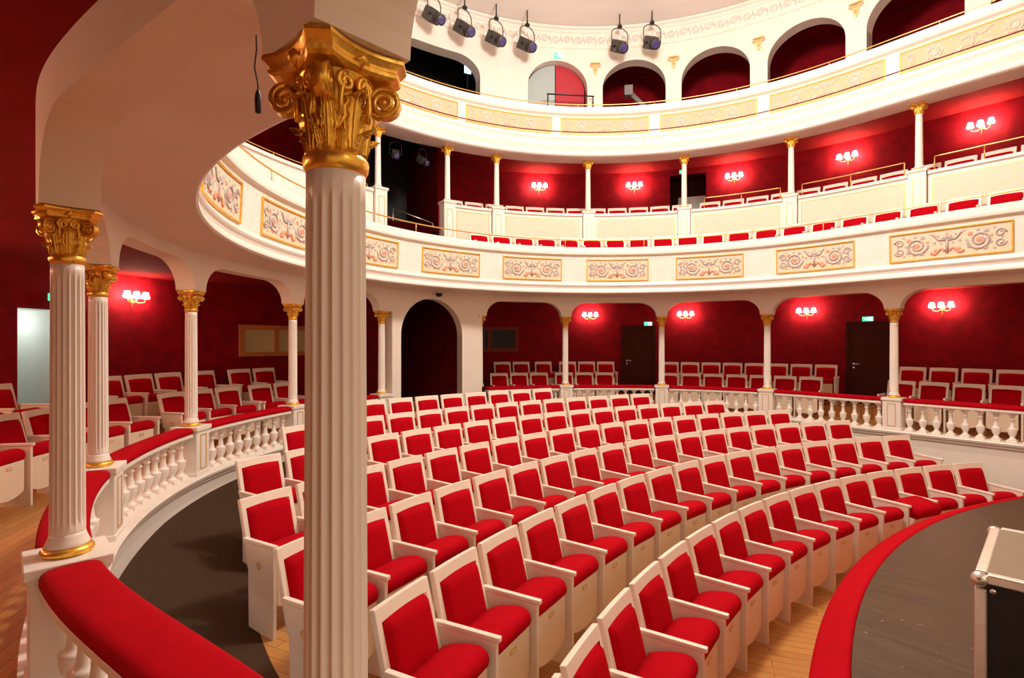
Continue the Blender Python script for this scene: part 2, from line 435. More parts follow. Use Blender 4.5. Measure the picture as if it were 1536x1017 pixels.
# outer walls of the three levels
wL = WALL.L
sDoor = (WALL.find(174.6), WALL.find(170.6))
mb = MB(); wall_with_openings(mb, WALL, 0, wL, 0, GC, [(sDoor[0], sDoor[1], STEP, 2.0)]); struct('wall_gallery', mb, M['wallred'])
mb = MB(); band(mb, RING, WALL, GC, GC); struct('ceiling_gallery', mb, M['ceilred'])
mb = MB(); wall_with_openings(mb, WALL, 0, wL, B1F2, B1C, [(WALL.find(73.4), WALL.find(67.2), B1F2, 5.86)]); struct('wall_lower_balcony', mb, M['wallred'])
mb = MB(); wall_with_openings(mb, WALL, 0, wL, 6.15, 8.5); struct('wall_upper_balcony', mb, M['wallred'])
mb = MB(); band(mb, U62, WALL, 8.5, 8.5); struct('ceiling_upper_balcony', mb, M['ceilred'])
# balcony floors and ceilings
mb = MB(); fill_between(mb, U59, -.02, B1, .10, B1F); band(mb, U59, WALL, B1F2, B1F2); struct('floor_lower_balcony', mb, M['wallred'])
mb = MB(); band(mb, U59, WALL, B1C, B1C); struct('ceiling_lower_balcony', mb, M['ceilred'])
mb = MB(); band(mb, B2, WALL, 6.15, 6.15); struct('floor_upper_balcony', mb, M['wallred'])

# lit corridor behind the open door at the left
mb = MB(); a, b = sDoor; z0, z1 = STEP, 2.0
for (s_, t_) in ((a, a), (b, b)):
    mb.add([WALL.q(s_, 0, z0), WALL.q(s_, 1.1, z0), WALL.q(s_, 1.1, z1), WALL.q(s_, 0, z1)], [(0, 1, 2, 3)])
mb.add([WALL.q(a, 1.1, z0), WALL.q(b, 1.1, z0), WALL.q(b, 1.1, z1), WALL.q(a, 1.1, z1)], [(0, 1, 2, 3)])
mb.add([WALL.q(a, 0, z1), WALL.q(b, 0, z1), WALL.q(b, 1.1, z1), WALL.q(a, 1.1, z1)], [(0, 1, 2, 3)])
mb.add([WALL.q(a, 0, z0), WALL.q(b, 0, z0), WALL.q(b, 1.1, z0), WALL.q(a, 1.1, z0)], [(0, 1, 2, 3)])
struct('wall_corridor', mb, M['palew'])

# podium of the gallery with its white ledge
blockA, blockB = CS[6] + .158, CS[7] + .0
podium = [(.16, .0), (.16, .12), (-.165, .12), (-.175, .105), (-.165, .075), (-.14, .06), (-.135, .03), (-.11, .0), (-.10, -.10), (-.10, -1.3)]
mb = MB()
for a, b in ((0, blockA), (blockB, RING.L)): sweep(mb, RING, a, b, podium, .07)
# base moulding at the carpet on the left
struct('wall_podium', mb, M['white'])

# lower arcade: round-cornered arches on the columns and the solid block with the arched entrance
def basket(s0, s1, zs=CAP1 + .003, rise=ARCH - CAP1, w=.38):
    def f(u):
        d = min(u - s0, s1 - u); t = min(1, max(0, d / w))
        return zs + rise * sqrt(max(0, 1 - (1 - t) ** 2)) ** 1.0
    return f
segs = []
HP = .112
sMid = RING.find(AX)
for i in range(len(CS) - 1):
    a, b = CS[i], CS[i + 1]
    if i == 6:
        segs.append((a - HP, a + .158, CAP1 + .003))
        ra = .70
        def arch_head(u, c=sMid, r=ra): return 1.70 + sqrt(max(0, r * r - (u - c) ** 2)) * .99
        segs += [(a + .158, sMid - ra, -1.3), (sMid - ra, sMid + ra, arch_head), (sMid + ra, b, -1.3)]
        segs.append((b, b + HP, CAP1))
        continue
    if i not in (0, 7): segs.append((a - HP, a + HP, CAP1 + .003))
    elif i == 0: segs.append((a, a + HP, CAP1 + .003))
    segs.append((a + HP, b - HP, basket(a + HP, b - HP)))
mb = MB(); arcade(mb, RING, segs, GC, -.10, .10)
# reveal faces of the entrance down to its floor
for u in (sMid - .70, sMid + .70):
    mb.add([RING.q(u, -.10, -.3), RING.q(u, .10, -.3), RING.q(u, .10, 1.70), RING.q(u, -.10, 1.70)], [(0, 1, 2, 3)])
struct('wall_arcade', mb, M['plaster'])
# entrance passage
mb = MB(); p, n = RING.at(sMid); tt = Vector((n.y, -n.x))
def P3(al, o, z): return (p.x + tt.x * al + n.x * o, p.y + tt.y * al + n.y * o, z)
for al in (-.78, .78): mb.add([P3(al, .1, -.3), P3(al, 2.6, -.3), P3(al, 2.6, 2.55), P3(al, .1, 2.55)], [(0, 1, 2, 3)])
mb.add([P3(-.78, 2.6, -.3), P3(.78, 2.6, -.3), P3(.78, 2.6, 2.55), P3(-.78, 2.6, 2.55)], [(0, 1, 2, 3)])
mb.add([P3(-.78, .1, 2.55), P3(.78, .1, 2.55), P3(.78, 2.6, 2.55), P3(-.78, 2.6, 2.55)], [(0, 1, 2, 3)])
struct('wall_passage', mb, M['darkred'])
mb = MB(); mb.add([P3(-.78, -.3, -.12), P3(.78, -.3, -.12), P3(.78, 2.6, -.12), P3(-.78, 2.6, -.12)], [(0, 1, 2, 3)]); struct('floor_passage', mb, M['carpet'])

# soffit of the lower balcony
mb = MB(); fill_between(mb, RING, -.085, B1, .0, SOF)
struct('ceiling_soffit', mb, M['plaster'])

# front of the lower balcony
b1prof = [(.0, SOF), (-.015, 2.535), (-.03, 2.55), (-.03, 2.575), (-.015, 2.59), (.0, 2.60), (.01, 2.63), (.0, 2.66), (-.02, 2.68), (-.03, 2.70), (-.02, 2.725),
          (.015, 2.74), (.02, 2.76), (.0, 3.27), (-.02, 3.285), (-.055, 3.30), (-.06, 3.325), (-.06, 3.36), (-.03, 3.375), (-.03, 3.43), (-.02, 3.45), (.25, 3.45), (.25, 3.0)]
mb = MB(); sweep(mb, B1, 0, B1.L, b1prof, .06); struct('wall_lower_balcony_front', mb, M['white'])
# front of the upper balcony
b2prof = [(.42, 5.60), (.0, 5.60), (-.04, 5.615), (-.055, 5.64), (-.045, 5.67), (.0, 5.70), (-.03, 5.76), (-.06, 5.83), (-.06, 5.86), (.0, 5.875), (.03, 5.91), (.0, 5.97), (-.03, 6.0), (-.03, 6.03),
          (.03, 6.05), (.04, 6.07), (.04, 6.48), (.03, 6.50), (-.02, 6.53), (-.04, 6.57), (-.04, 6.61), (.0, 6.63), (.0, 6.69), (.03, 6.70), (.26, 6.70), (.26, 6.15)]
mb = MB(); sweep(mb, B2, 0, B2.L, b2prof, .08); struct('wall_upper_balcony_front', mb, M['white'])

# parapet of the second tier (broken by the technical bay)
sb0, sb1 = U59.find(136.8), U59.find(121.8)
mb = MB()
ppar = [(.06, B1F), (.06, 4.36), (.09, 4.37), (.09, 4.42), (-.09, 4.42), (-.09, 4.37), (-.05, 4.35), (-.05, 3.02)]
sweep(mb, U59, 0, sb0 - .138, ppar, .1)
pc = [sb1] + [U59.find(t) for t in (110.9, 90.7, 70.5, 50.4, 30.5)] + [U59.L + .138]
for a, b in zip(pc, pc[1:]): sweep(mb, U59, a + .138, b - .138, ppar, .1)
struct('wall_parapet', mb, M['white'])
# technical bay
mb = MB()
for th in (136.3, 122.3):
    a = Vector((CX + 6.25 * cos(rad(th)), CY + 6.25 * sin(rad(th)))); b = Vector((CX + 8.08 * cos(rad(th)), CY + 8.08 * sin(rad(th))))
    mb.add([(a.x, a.y, B1F), (b.x, b.y, B1F), (b.x, b.y, B1C), (a.x, a.y, B1C)], [(0, 1, 2, 3)], 1 if th > 130 else 0)
n = 8; vs = []
for i in range(n + 1):
    a = rad(136.3 - 14 * i / n); vs += [(CX + 8.05 * cos(a), CY + 8.05 * sin(a), B1F), (CX + 8.05 * cos(a), CY + 8.05 * sin(a), B1C)]
mb.add(vs, [(2 * i, 2 * i + 2, 2 * i + 3, 2 * i + 1) for i in range(n)], 1)
vs = []
for i in range(n + 1):
    a = rad(136.3 - 14 * i / n); vs += [(CX + 6.2 * cos(a), CY + 6.2 * sin(a), 6.0), (CX + 8.05 * cos(a), CY + 8.05 * sin(a), 6.0)]
mb.add(vs, [(2 * i, 2 * i + 2, 2 * i + 3, 2 * i + 1) for i in range(n)], 1)
vs = [(x, y, B1F2 + .012 if z > 5 else z) for x, y, z in vs]
mb.add(vs, [(2 * i, 2 * i + 2, 2 * i + 3, 2 * i + 1) for i in range(n)], 1)
struct('wall_technical_bay', mb, [M['darkred'], M['dark']])

# upper wall with its arches
ARCHES = [(131.9, 113.5, 'wide'), (103.1, 90.6, 'door'), (88.6, 72.9, 'a'), (72.4, 57.0, 'a'), (56.2, 41.0, 'a'), (39.9, 24.5, 'a')]
ARC = [(U62.find(122.7), 1.0, 1.55)] + [(U62.find(t), w, 1.75) for t, w in ((96.8, .69), (80.7, .70), (64.65, .70), (48.6, .70), (32.4, .71))]
ARC += [(ARC[-1][0] + 1.745, .71, 1.75), (ARC[-1][0] + 3.49, .71, 1.75)]
left = [(2 * U62.find(AX) - c, w, h) for c, w, h in ARC[1:]]
ALL = sorted(left + ARC, key=lambda t: t[0]); ALL = [t for i, t in enumerate(ALL) if i == 0 or t[0] - t[1] > ALL[i - 1][0] + ALL[i - 1][1]]
segs = []; cur = 0
for c, w, h in ALL:
    top = 6.15 + h + .10; rise = .62 if w < .9 else .42
    def head(u, c=c, w=w, top=top, rise=rise):
        if w > .9:
            d = min(u - c + w, c + w - u); t = min(1, max(0, d / .55)); return top - rise + rise * sqrt(max(0, 1 - (1 - t) ** 2))
        return top - rise + rise * sqrt(max(0, 1 - ((u - c) / w) ** 2))
    segs += [(cur, c - w, 6.15), (c - w, c + w, head)]; cur = c + w
segs.append((cur, U62.L, 6.15))
mb = MB(); arcade(mb, U62, segs, 8.75, 0, .30, step=.2)
for c, w, h in ALL:
    zs = 6.15 + h + .10 - (.62 if w < .9 else .42)
    for u in (c - w, c + w): mb.add([U62.q(u, 0, 6.15), U62.q(u, .3, 6.15), U62.q(u, .3, zs), U62.q(u, 0, zs)], [(0, 1, 2, 3)])
struct('wall_upper_arcade', mb, M['plaster'])
# black room behind the wide arch
mb = MB(); c, w, h = ARC[0]
for u in (c - w - .1, c + w + .1): mb.add([U62.q(u, .31, 6.17), U62.q(u, 1.7, 6.17), U62.q(u, 1.7, 8.45), U62.q(u, .31, 8.45)], [(0, 1, 2, 3)])
ss = U62.samples(c - w - .1, c + w + .1, .2)
for u0, u1 in zip(ss, ss[1:]):
    mb.add([U62.q(u0, 1.7, 6.17), U62.q(u1, 1.7, 6.17), U62.q(u1, 1.7, 8.45), U62.q(u0, 1.7, 8.45)], [(0, 1, 2, 3)])
    mb.add([U62.q(u0, .31, 8.45), U62.q(u1, .31, 8.45), U62.q(u1, 1.7, 8.45), U62.q(u0, 1.7, 8.45)], [(0, 1, 2, 3)])
    mb.add([U62.q(u0, .31, 6.17), U62.q(u1, .31, 6.17), U62.q(u1, 1.7, 6.17), U62.q(u0, 1.7, 6.17)], [(0, 1, 2, 3)])
struct('wall_control_room', mb, M['dark'])

# plaster frieze and ceiling
mb = MB(); u0, u1 = U62.find(175), U62.L - 1
sweep(mb, U62, u0, u1, [(0, 8.28), (-.02, 8.28), (-.03, 8.31), (-.015, 8.33), (-.015, 8.62), (-.04, 8.64), (-.06, 8.68), (-.10, 8.70), (-.10, 8.75), (0, 8.75)], .12)
u = u0 + .1; k = 0
while u < u1 - .3:
    pts = []
    for i in range(11):
        t = i / 10; a = 3.6 * pi * t; r = .10 * (1 - .75 * t); s_ = 1 if k % 2 else -1
        pts.append(U62.q(u + r * cos(a), -.018, 8.475 + s_ * r * sin(a)))
    mb.tube(pts, .012, 5, 1)
    mb.tube([U62.q(u + .13 + .02 * sin(j), -.018, 8.37 + .035 * j) for j in range(7)], [.006, .012, .016, .018, .016, .012, .006], 5, 1)
    u += .26; k += 1
struct('trim_frieze', mb, [M['plaster'], M['frz']])
mb = MB(); n = 200; P = [U62.q(U62.L * i / n, .1, 8.75) for i in range(n + 1)]; vs = list(P)
cc = Vector((CX + DX * 2, CY + DY * 2, 0)); rings = [(1, 8.75), (.93, 8.78), (.90, 8.86), (.88, 8.88), (.6, 9.05), (.3, 9.15), (.02, 9.2)]
vs = []
for f, z in rings: vs += [(cc.x + (p.x - cc.x) * f, cc.y + (p.y - cc.y) * f, z) for p in P]
fs = []
for r in range(len(rings) - 1):
    for i in range(n): fs.append((r * (n + 1) + i, r * (n + 1) + i + 1, (r + 1) * (n + 1) + i + 1, (r + 1) * (n + 1) + i))
mb.add(vs, fs, 0, True); struct('ceiling', mb, M['ceil'])

# ------------------------------------------------------------------ columns
def flute(n, depth):
    def f(a, z):
        t = (a * n / (2 * pi)) % 1.0
        if t < .18: return 1.0
        x = (t - .18) / .82; return 1 - depth * sqrt(max(0, sin(pi * x)))
    return f
def shaft_mesh(z0, z1, r0, r1, nf=18, per=9, name='shaft'):
    mb = MB(); n = nf * per
    zs = [z0, z0 + .004, z0 + .03, z0 + .045, z0 + .06] + [z0 + .06 + (z1 - z0 - .13) * i / 6 for i in range(1, 6)] + [z1 - .07, z1 - .055, z1 - .04, z1]
    fl = flute(nf, .115)
    def mod(a, z):
        lo = min(1, max(0, (z - z0 - .03) / .03)); hi = min(1, max(0, (z1 - .04 - z) / .03)); k = min(lo, hi)
        return 1 - (1 - fl(a, z)) * sqrt(k)
    mb.lathe([(r0 + (r1 - r0) * (z - z0) / (z1 - z0), z) for z in zs], n, 0, mod=mod)
    return mb.mesh(name, M['white'])
def leaf(mb, ang, r0, z0, h, w, out, mi=0, bell=None, T=None):
    """acanthus leaf standing on the bell, tip curling outwards"""
    nu, nv = 21, 16; G = []
    for side in (0, 1):
        rows = []
        for j in range(nv + 1):
            v = j / nv
            if v < .72: rr = r0 + .010 * v / .72 + out * .15 * (v / .72) ** 2; zz = z0 + h * v / .72 * .93
            else:
                a = (v - .72) / .28 * pi * .86; R = out * .42
                rr = r0 + .010 + out * .15 + R * (1 - cos(a)); zz = z0 + h * .93 + R * .8 * sin(a)
            ww = w * (.55 + .60 * sin(pi * min(1, v * 1.02)) - .25 * v * v) * (1 - .26 * abs(sin(v * 5 * pi)) ** 2)
            row = []
            for i in range(nu):
                t = i / (nu - 1) * 2 - 1
                ridge = .0042 * cos(t * 6 * pi + 3 * v * abs(t)) * (.5 + .5 * v) + .007 * (1 - abs(t)) ** 2 - .008 * t * t
                lat = t * ww / 2; r_ = rr + ridge - (.006 if side else 0)
                aa = ang + lat / max(r_, .03); row.append(Vector((r_ * cos(aa), r_ * sin(aa), zz - .012 * abs(t) * v)))
            rows.append(row)
        G.append(rows)
    vs = [p for rows in G for row in rows for p in row]; m = (nv + 1) * nu; fs = []
    for sd in (0, 1):
        for j in range(nv):
            for i in range(nu - 1):
                q = (sd * m + j * nu + i, sd * m + j * nu + i + 1, sd * m + (j + 1) * nu + i + 1, sd * m + (j + 1) * nu + i)
                fs.append(q if sd == 0 else q[::-1])
    edge = [j * nu for j in range(nv + 1)], [j * nu + nu - 1 for j in range(nv + 1)]
    for e in edge:
        for a, b in zip(e, e[1:]): fs.append((a, b, m + b, m + a))
    top = [nv * nu + i for i in range(nu)]; bot = list(range(nu))
    for e in (top, bot):
        for a, b in zip(e, e[1:]): fs.append((a, b, m + b, m + a))
    mb.add([T @ p for p in vs] if T else vs, fs, mi, True)
def scroll(mb, ang, r_c, z_c, R, width, turns=1.7, start_r=None, start_z=None, flip=1, off=0, n=34, thick=.011):
    """volute in the vertical plane at angle ang: a stalk from the bell that curls into a spiral; swept strip of the given width"""
    pts = []
    if start_r is not None:
        for i in range(8):
            t = i / 8; pts.append((start_r + (r_c - R * .2 - start_r) * t ** 1.5, start_z + (z_c + R - start_z) * sin(t * pi / 2)))
    for i in range(n + 1):
        t = i / n; a = pi / 2 - turns * 2 * pi * t; r = R * (1 - .80 * t)
        pts.append((r_c + r * cos(a), z_c + r * sin(a)))
    d = Vector((cos(ang), sin(ang), 0)); w = Vector((-sin(ang), cos(ang), 0)) * flip
    vs = []; fs = []; N = len(pts)
    for i, (r, z) in enumerate(pts):
        a = pts[max(i - 1, 0)]; b = pts[min(i + 1, N - 1)]; tx, tz = b[0] - a[0], b[1] - a[1]; l = hypot(tx, tz) or 1
        nx, nz = -tz / l, tx / l; wid = width * (.75 + .25 * i / N); c = d * r + Vector((0, 0, z)) + w * off
        nv = d * nx + Vector((0, 0, nz))
        vs += [c - w * wid / 2 - nv * thick * .5, c - w * wid / 2 + nv * thick * .5, c + nv * thick * .15, c + w * wid / 2 + nv * thick * .5, c + w * wid / 2 - nv * thick * .5]
    for i in range(N - 1):
        for k in range(5): k2 = (k + 1) % 5; fs.append((i * 5 + k, i * 5 + k2, i * 5 + 5 + k2, i * 5 + 5 + k))
    fs += [(0, 1, 2, 3, 4), tuple((N - 1) * 5 + k for k in (4, 3, 2, 1, 0))]
    mb.add(vs, fs, 0, True)
    c = d * r_c + Vector((0, 0, z_c)) + w * off
    mb.tube([c - w * (width * .56), c - w * (width * .3), c + w * (width * .3), c + w * (width * .56)], [R * .16, R * .26, R * .26, R * .16], 10)
def capital_mesh(k=.89, z0=CAP0, h=CAP1 - CAP0, name='capital', fine=True):
    mb = MB()
    mb.lathe([(.0575 * k, z0 - .012), (.066 * k, z0 - .010), (.071 * k, z0), (.0725 * k, z0 + .010), (.071 * k, z0 + .018), (.063 * k, z0 + .025), (.057 * k, z0 + .030),
              (.056 * k, z0 + h * .35), (.058 * k, z0 + h * .55), (.066 * k, z0 + h * .72), (.085 * k, z0 + h * .82), (.085 * k, z0 + h * .84)], 28)
    zz = z0 + .026
    if fine:
        for i in range(8): leaf(mb, 2 * pi * i / 8 + pi / 8, .057 * k, zz, h * .20, .024 * k, .022 * k)
    for i in range(4):
        leaf(mb, pi / 2 * i, .058 * k, zz, h * .50, .066 * k, .042 * k)
    for i in range(4):
        a = pi / 4 + pi / 2 * i
        leaf(mb, a, .059 * k, zz, h * .43, .052 * k, .042 * k)
        scroll(mb, a, .108 * k, z0 + h * .625, .034 * k, .034 * k, 1.8, .060 * k, z0 + h * .30)
        if fine:
            b = pi / 2 * i
            for sg in (1, -1):
                aa = b + sg * .30
                # small inner helices under the middle of each side
                pts = []
                for j in range(22):
                    t = j / 21; th = pi / 2 + sg * (-1) * (-1.5 * 2 * pi * t); r = .021 * k * (1 - .8 * t)
                    pts.append((sg * .024 * k + r * cos(th) * sg, z0 + h * .70 + r * sin(th)))
                d = Vector((cos(b), sin(b), 0)); w = Vector((-sin(b), cos(b), 0))
                pre = [(sg * .034 * k, z0 + h * .40), (sg * .036 * k, z0 + h * .52), (sg * .034 * k, z0 + h * .62)]
                mb.tube([d * (.070 * k + .010 * k * (q[1] - z0) / h) + w * q[0] + Vector((0, 0, q[1])) for q in pre + pts], .0062 * k, 6)
            # fleuron
            d = Vector((cos(b), sin(b), 0))
            mb.lathe([(.004, 0), (.016 * k, .004), (.020 * k, .012), (.012 * k, .022), (.006, .026)], 10, 0,
                     T=Matrix.Translation(d * .082 * k + Vector((0, 0, z0 + h * .90))) @ Z(b) @ Matrix.Rotation(pi / 2, 4, 'Y'), mod=lambda a, z: 1 + .25 * cos(5 * a))
    # abacus with hollow sides and clipped corners
    def outline(scale):
        P = []; Rd = .150 * k * scale; cl = .026 * k
        for i in range(4):
            a0 = pi / 4 + pi / 2 * i; c = Vector((cos(a0), sin(a0))) * Rd; tn = Vector((-sin(a0), cos(a0)))
            a1 = a0 + pi / 2; c2 = Vector((cos(a1), sin(a1))) * Rd; tn2 = Vector((-sin(a1), cos(a1)))
            s = c + tn * cl; e = c2 - tn2 * cl; P.append(c - tn * cl); mid = (s + e) / 2; inn = mid.normalized() * (mid.length * .84 - .0)
            for j in range(9):
                t = j / 8; P.append(s * (1 - t) ** 2 + (mid * 2 - (s + e) / 2 + (inn - mid) * 2) * 2 * t * (1 - t) + e * t * t)
        return P
    lay = [(.86, .805), (.93, .83), (.95, .86), (.91, .875), (.93, .90), (1.0, .94), (1.03, .955), (1.03, .985), (1.0, 1.0)]
    vs = []; n = None
    for s, q in lay:
        o = outline(s); n = len(o); vs += [(p.x, p.y, z0 + h * q) for p in o]
    fs = [(r * n + i, r * n + (i + 1) % n, (r + 1) * n + (i + 1) % n, (r + 1) * n + i) for r in range(len(lay) - 1) for i in range(n)]
    fs += [tuple(range(n))[::-1], tuple(range((len(lay) - 1) * n, len(lay) * n))]
    mb.add(vs, fs, 0, False)
    return mb.mesh(name, M['gold'])
def base_meshes(z, r, name=''):
    g = MB(); g.lathe([(r + .012, z), (r + .026, z + .002), (r + .032, z + .012), (r + .031, z + .022), (r + .022, z + .032), (r + .010, z + .034)], 36)
    w = MB(); w.lathe([(r + .014, z + .0345), (r + .016, z + .042), (r + .010, z + .055), (r + .003, z + .075), (r, z + .09)], 36)
    return g.mesh('base_ring', M['gold']), w.mesh('base', M['white'])
PL = .65
SH = shaft_mesh(PL + .09, CAP0 - .012, .0625, .0575)
CAPM = capital_mesh()
RINGM, BASEM = base_meshes(PL, .0625)
def pedestal_mesh(z0, z1, w, cap=.018, pan=True):
    mb = MB(); h = w / 2
    mb.box(-h, h, -h, h, z0, z1 - .055)
    mb.box(-h - .008, h + .008, -h - .008, h + .008, z1 - .06, z1 - .045)
    mb.box(-h - cap, h + cap, -h - cap, h + cap, z1 - .045, z1)
    mb.box(-h - .010, h + .010, -h - .010, h + .010, z0, z0 + .04)
    return mb.mesh('pedestal', M['white'], .004, 1)
def inlay_mesh(z0, z1, w, y, t=.008, d=.006):
    mb = MB(); h = w / 2
    for x0, x1, a, b in ((-h, h, z0, z0 + t), (-h, h, z1 - t, z1), (-h, -h + t, z0 + t, z1 - t), (h - t, h, z0 + t, z1 - t)): mb.box(x0, x1, y - d, y, a, b)
    return mb.mesh('gilt_inlay', M['goldp'])
PED = pedestal_mesh(.121, PL, .255); INL = inlay_mesh(.19, .56, .12, -.1275)
labels = {1: 'large fluted white column with big gold leaf capital, nearest the camera', 2: 'fluted white column at the left with gold base ring beside red cushion',
          3: 'fluted white column just behind the big left one, half hidden by it', 4: 'slim white column standing on the left balustrade before three gallery seats',
          5: 'slim white column on the left balustrade in front of the orange framed window', 6: 'slim white column left of the dark arched entrance',
          7: 'half column built into the right end of the entrance arch block', 8: 'slim white column left of the lower brown door with exit sign above',
          9: 'slim white column between two brown doors, nearer the arched entrance', 10: 'slim white column in the middle between the first and second sconce bays at right',
          11: 'slim white column at the right, directly right of the second brown door'}
labels[9] = 'slim white column immediately right of the first brown gallery door'
labels[10] = 'slim white column between the two gallery doors, third from the entrance arch'
def column(root_label, pos, rz, ped=PED, inl=INL, group='columns under the lower balcony'):
    t = thing('column', root_label, 'column', pos, rz, group, 'thing')
    for nme, me in (('pedestal', ped), ('gilt_inlay', inl), ('base_ring', RINGM), ('base', BASEM), ('shaft', SH), ('capital', CAPM)):
        if me:
            o = obj(nme, me, pd if nme == 'gilt_inlay' else t)
            if nme == 'pedestal': pd = o
    return t
for i in range(1, 12):
    q = RING.q(CS[i]); p, n = RING.at(CS[i]); rz = atan2(n.y, n.x) - pi / 2     # local -y faces the hall
    if i == 1: rz += rad(3)
    column(labels[i], (q.x, q.y, 0), rz, PED if i != 7 else None, INL if i != 7 else None)

# columns of the second tier
SH2 = shaft_mesh(4.56, 5.43, .058, .050, 16, 4, 'upper_shaft'); CAP2 = capital_mesh(.92, 5.44, .158, 'upper_capital', False)
R2M, B2M = base_meshes(4.47, .058); PED2 = pedestal_mesh(B1F + .01, 4.47, .25, .022); INL2 = inlay_mesh(3.62, 4.30, .13, -.125)
UC = [(136.8, 'slim upper column with gold capital left of the black technical bay'), (121.8, 'slim upper column with gold capital right of the black technical bay'),
      (110.9, 'slim upper column left of the first upper sconce'), (90.7, 'slim upper column between the first and second upper sconces'),
      (70.5, 'slim upper column right in front of the upper brown door'), (50.4, 'slim upper column between the third and fourth upper sconces'),
      (30.5, 'slim upper column between the fourth and fifth upper sconces, far right')]
for th, lb in UC:
    u = U59.find(th); q = U59.q(u); p, n = U59.at(u)
    t = thing('column', lb, 'column', (q.x, q.y, 0), atan2(n.y, n.x) - pi / 2, 'columns on the lower balcony', 'thing')
    for nme, me in (('pedestal', PED2), ('gilt_inlay', INL2), ('base_ring', R2M), ('base', B2M), ('shaft', SH2), ('capital', CAP2)): obj(nme, me, t)
# gilt panel frames on the parapet between the columns
PB = [(a, b) for a, b in zip([t for t, _ in UC][1:], [t for t, _ in UC][2:])]
nm = ['between the technical bay and the first sconce', 'below the first upper sconce', 'below the second upper sconce', 'below the third upper sconce', 'below the fourth upper sconce', 'below the fifth upper sconce at far right', 'beyond the far right upper column']
cuts = [U59.find(t) for t, _ in UC][1:]; cuts += [cuts[-1] + 2.1]
for i, (a, b) in enumerate(zip(cuts, cuts[1:])):
    mb = MB(); a += .19; b -= .19
    for z0, z1 in ((3.62, 3.632), (4.288, 4.30)): sweep(mb, U59, a, b, [(-.05, z0), (-.058, z0), (-.058, z1), (-.05, z1)], .1)
    for u in (a, b - .012): sweep(mb, U59, u, u + .012, [(-.05, 3.62), (-.058, 3.62), (-.058, 4.30), (-.05, 4.30)], .1, closed=True)
    q = U59.q((a + b) / 2, -.05, 3.62); t = thing('parapet_panel', 'cream parapet panel with thin gilt frame ' + nm[i], 'wall panel', q, 0, 'cream panels on the parapet')
    part('gilt_frame', mb, M['goldp'], t)
    mb = MB(); sweep(mb, U59, a + .013, b - .013, [(-.051, 3.633), (-.055, 3.633), (-.055, 4.287), (-.051, 4.287)], .1, closed=True); part('field', mb, M['cream'], t)

# ------------------------------------------------------------------ balustrades
bal = MB()
bal.box(-.055, .055, -.055, .055, .121, .150)
bal.lathe([(.050, .150), (.050, .160), (.036, .172), (.026, .190), (.030, .205), (.030, .212), (.045, .235), (.053, .275), (.053, .300), (.056, .312), (.040, .318), (.030, .335), (.024, .385), (.022, .430),
           (.032, .438), (.034, .448), (.024, .458), (.026, .480), (.040, .505), (.046, .515)], 16)
bal.box(-.050, .050, -.050, .050, .515, .535)
BALM = bal.mesh('baluster', M['white'])
bl = {0: 'balustrade below the frame beside the nearest fluted column', 1: 'nearest balustrade with wide red cushion, lower left foreground', 2: 'balustrade section behind the large left column, mostly hidden',
      3: 'left balustrade section with red cushion between the second and third columns', 4: 'left balustrade section beyond the slim column, above the dark carpet', 5: 'balustrade section hidden behind the big fluted column, left of entrance',
      7: 'balustrade section just right of the entrance arch behind the rear seat rows', 8: 'balustrade section below the first brown gallery door', 9: 'balustrade section in front of five gallery seats, mid right',
      10: 'balustrade section below the second brown gallery door', 11: 'balustrade section at the far right edge beside the stage'}
for i in range(1, 12):
    if i == 6: continue
    a, b = CS[i] + .155, CS[i + 1] - .155; m = RING.q((a + b) / 2)
    t = thing('balustrade', bl[i], 'balustrade', (m.x, m.y, 0), 0, 'white balustrades with red cushions')
    mb = MB(); sweep(mb, RING, a, b, [(-.085, .536), (-.10, .55), (-.10, .575), (-.09, .585), (.09, .585), (.10, .575), (.10, .55), (.085, .536)], .05, closed=True); part('top_rail', mb, M['white'], t)
    mb = MB(); cp = []
    for k in range(13):
        an = pi * k / 12; cp.append((-.105 * cos(an) if False else -.105 * (abs(cos(an)) ** .55) * (1 if cos(an) > 0 else -1), .588 + .058 * (sin(an) ** .6)))
    ss0 = a + .002; ss1 = b - .002
    sweep(mb, RING, ss0, ss1, [(-.10, .586)] + cp + [(.10, .586)], .05, smooth=True, closed=True); part('cushion', mb, M['velvet'], t, label='red velvet elbow cushion')
    nb = 10
    for k in range(nb):
        u = a + .06 + (b - a - .12) * k / (nb - 1); q = RING.q(u); p, n = RING.at(u)
        o = obj('baluster', BALM, t, (q.x - m.x, q.y - m.y, 0)); o.rotation_euler = (0, 0, atan2(n.y, n.x) - pi / 2)

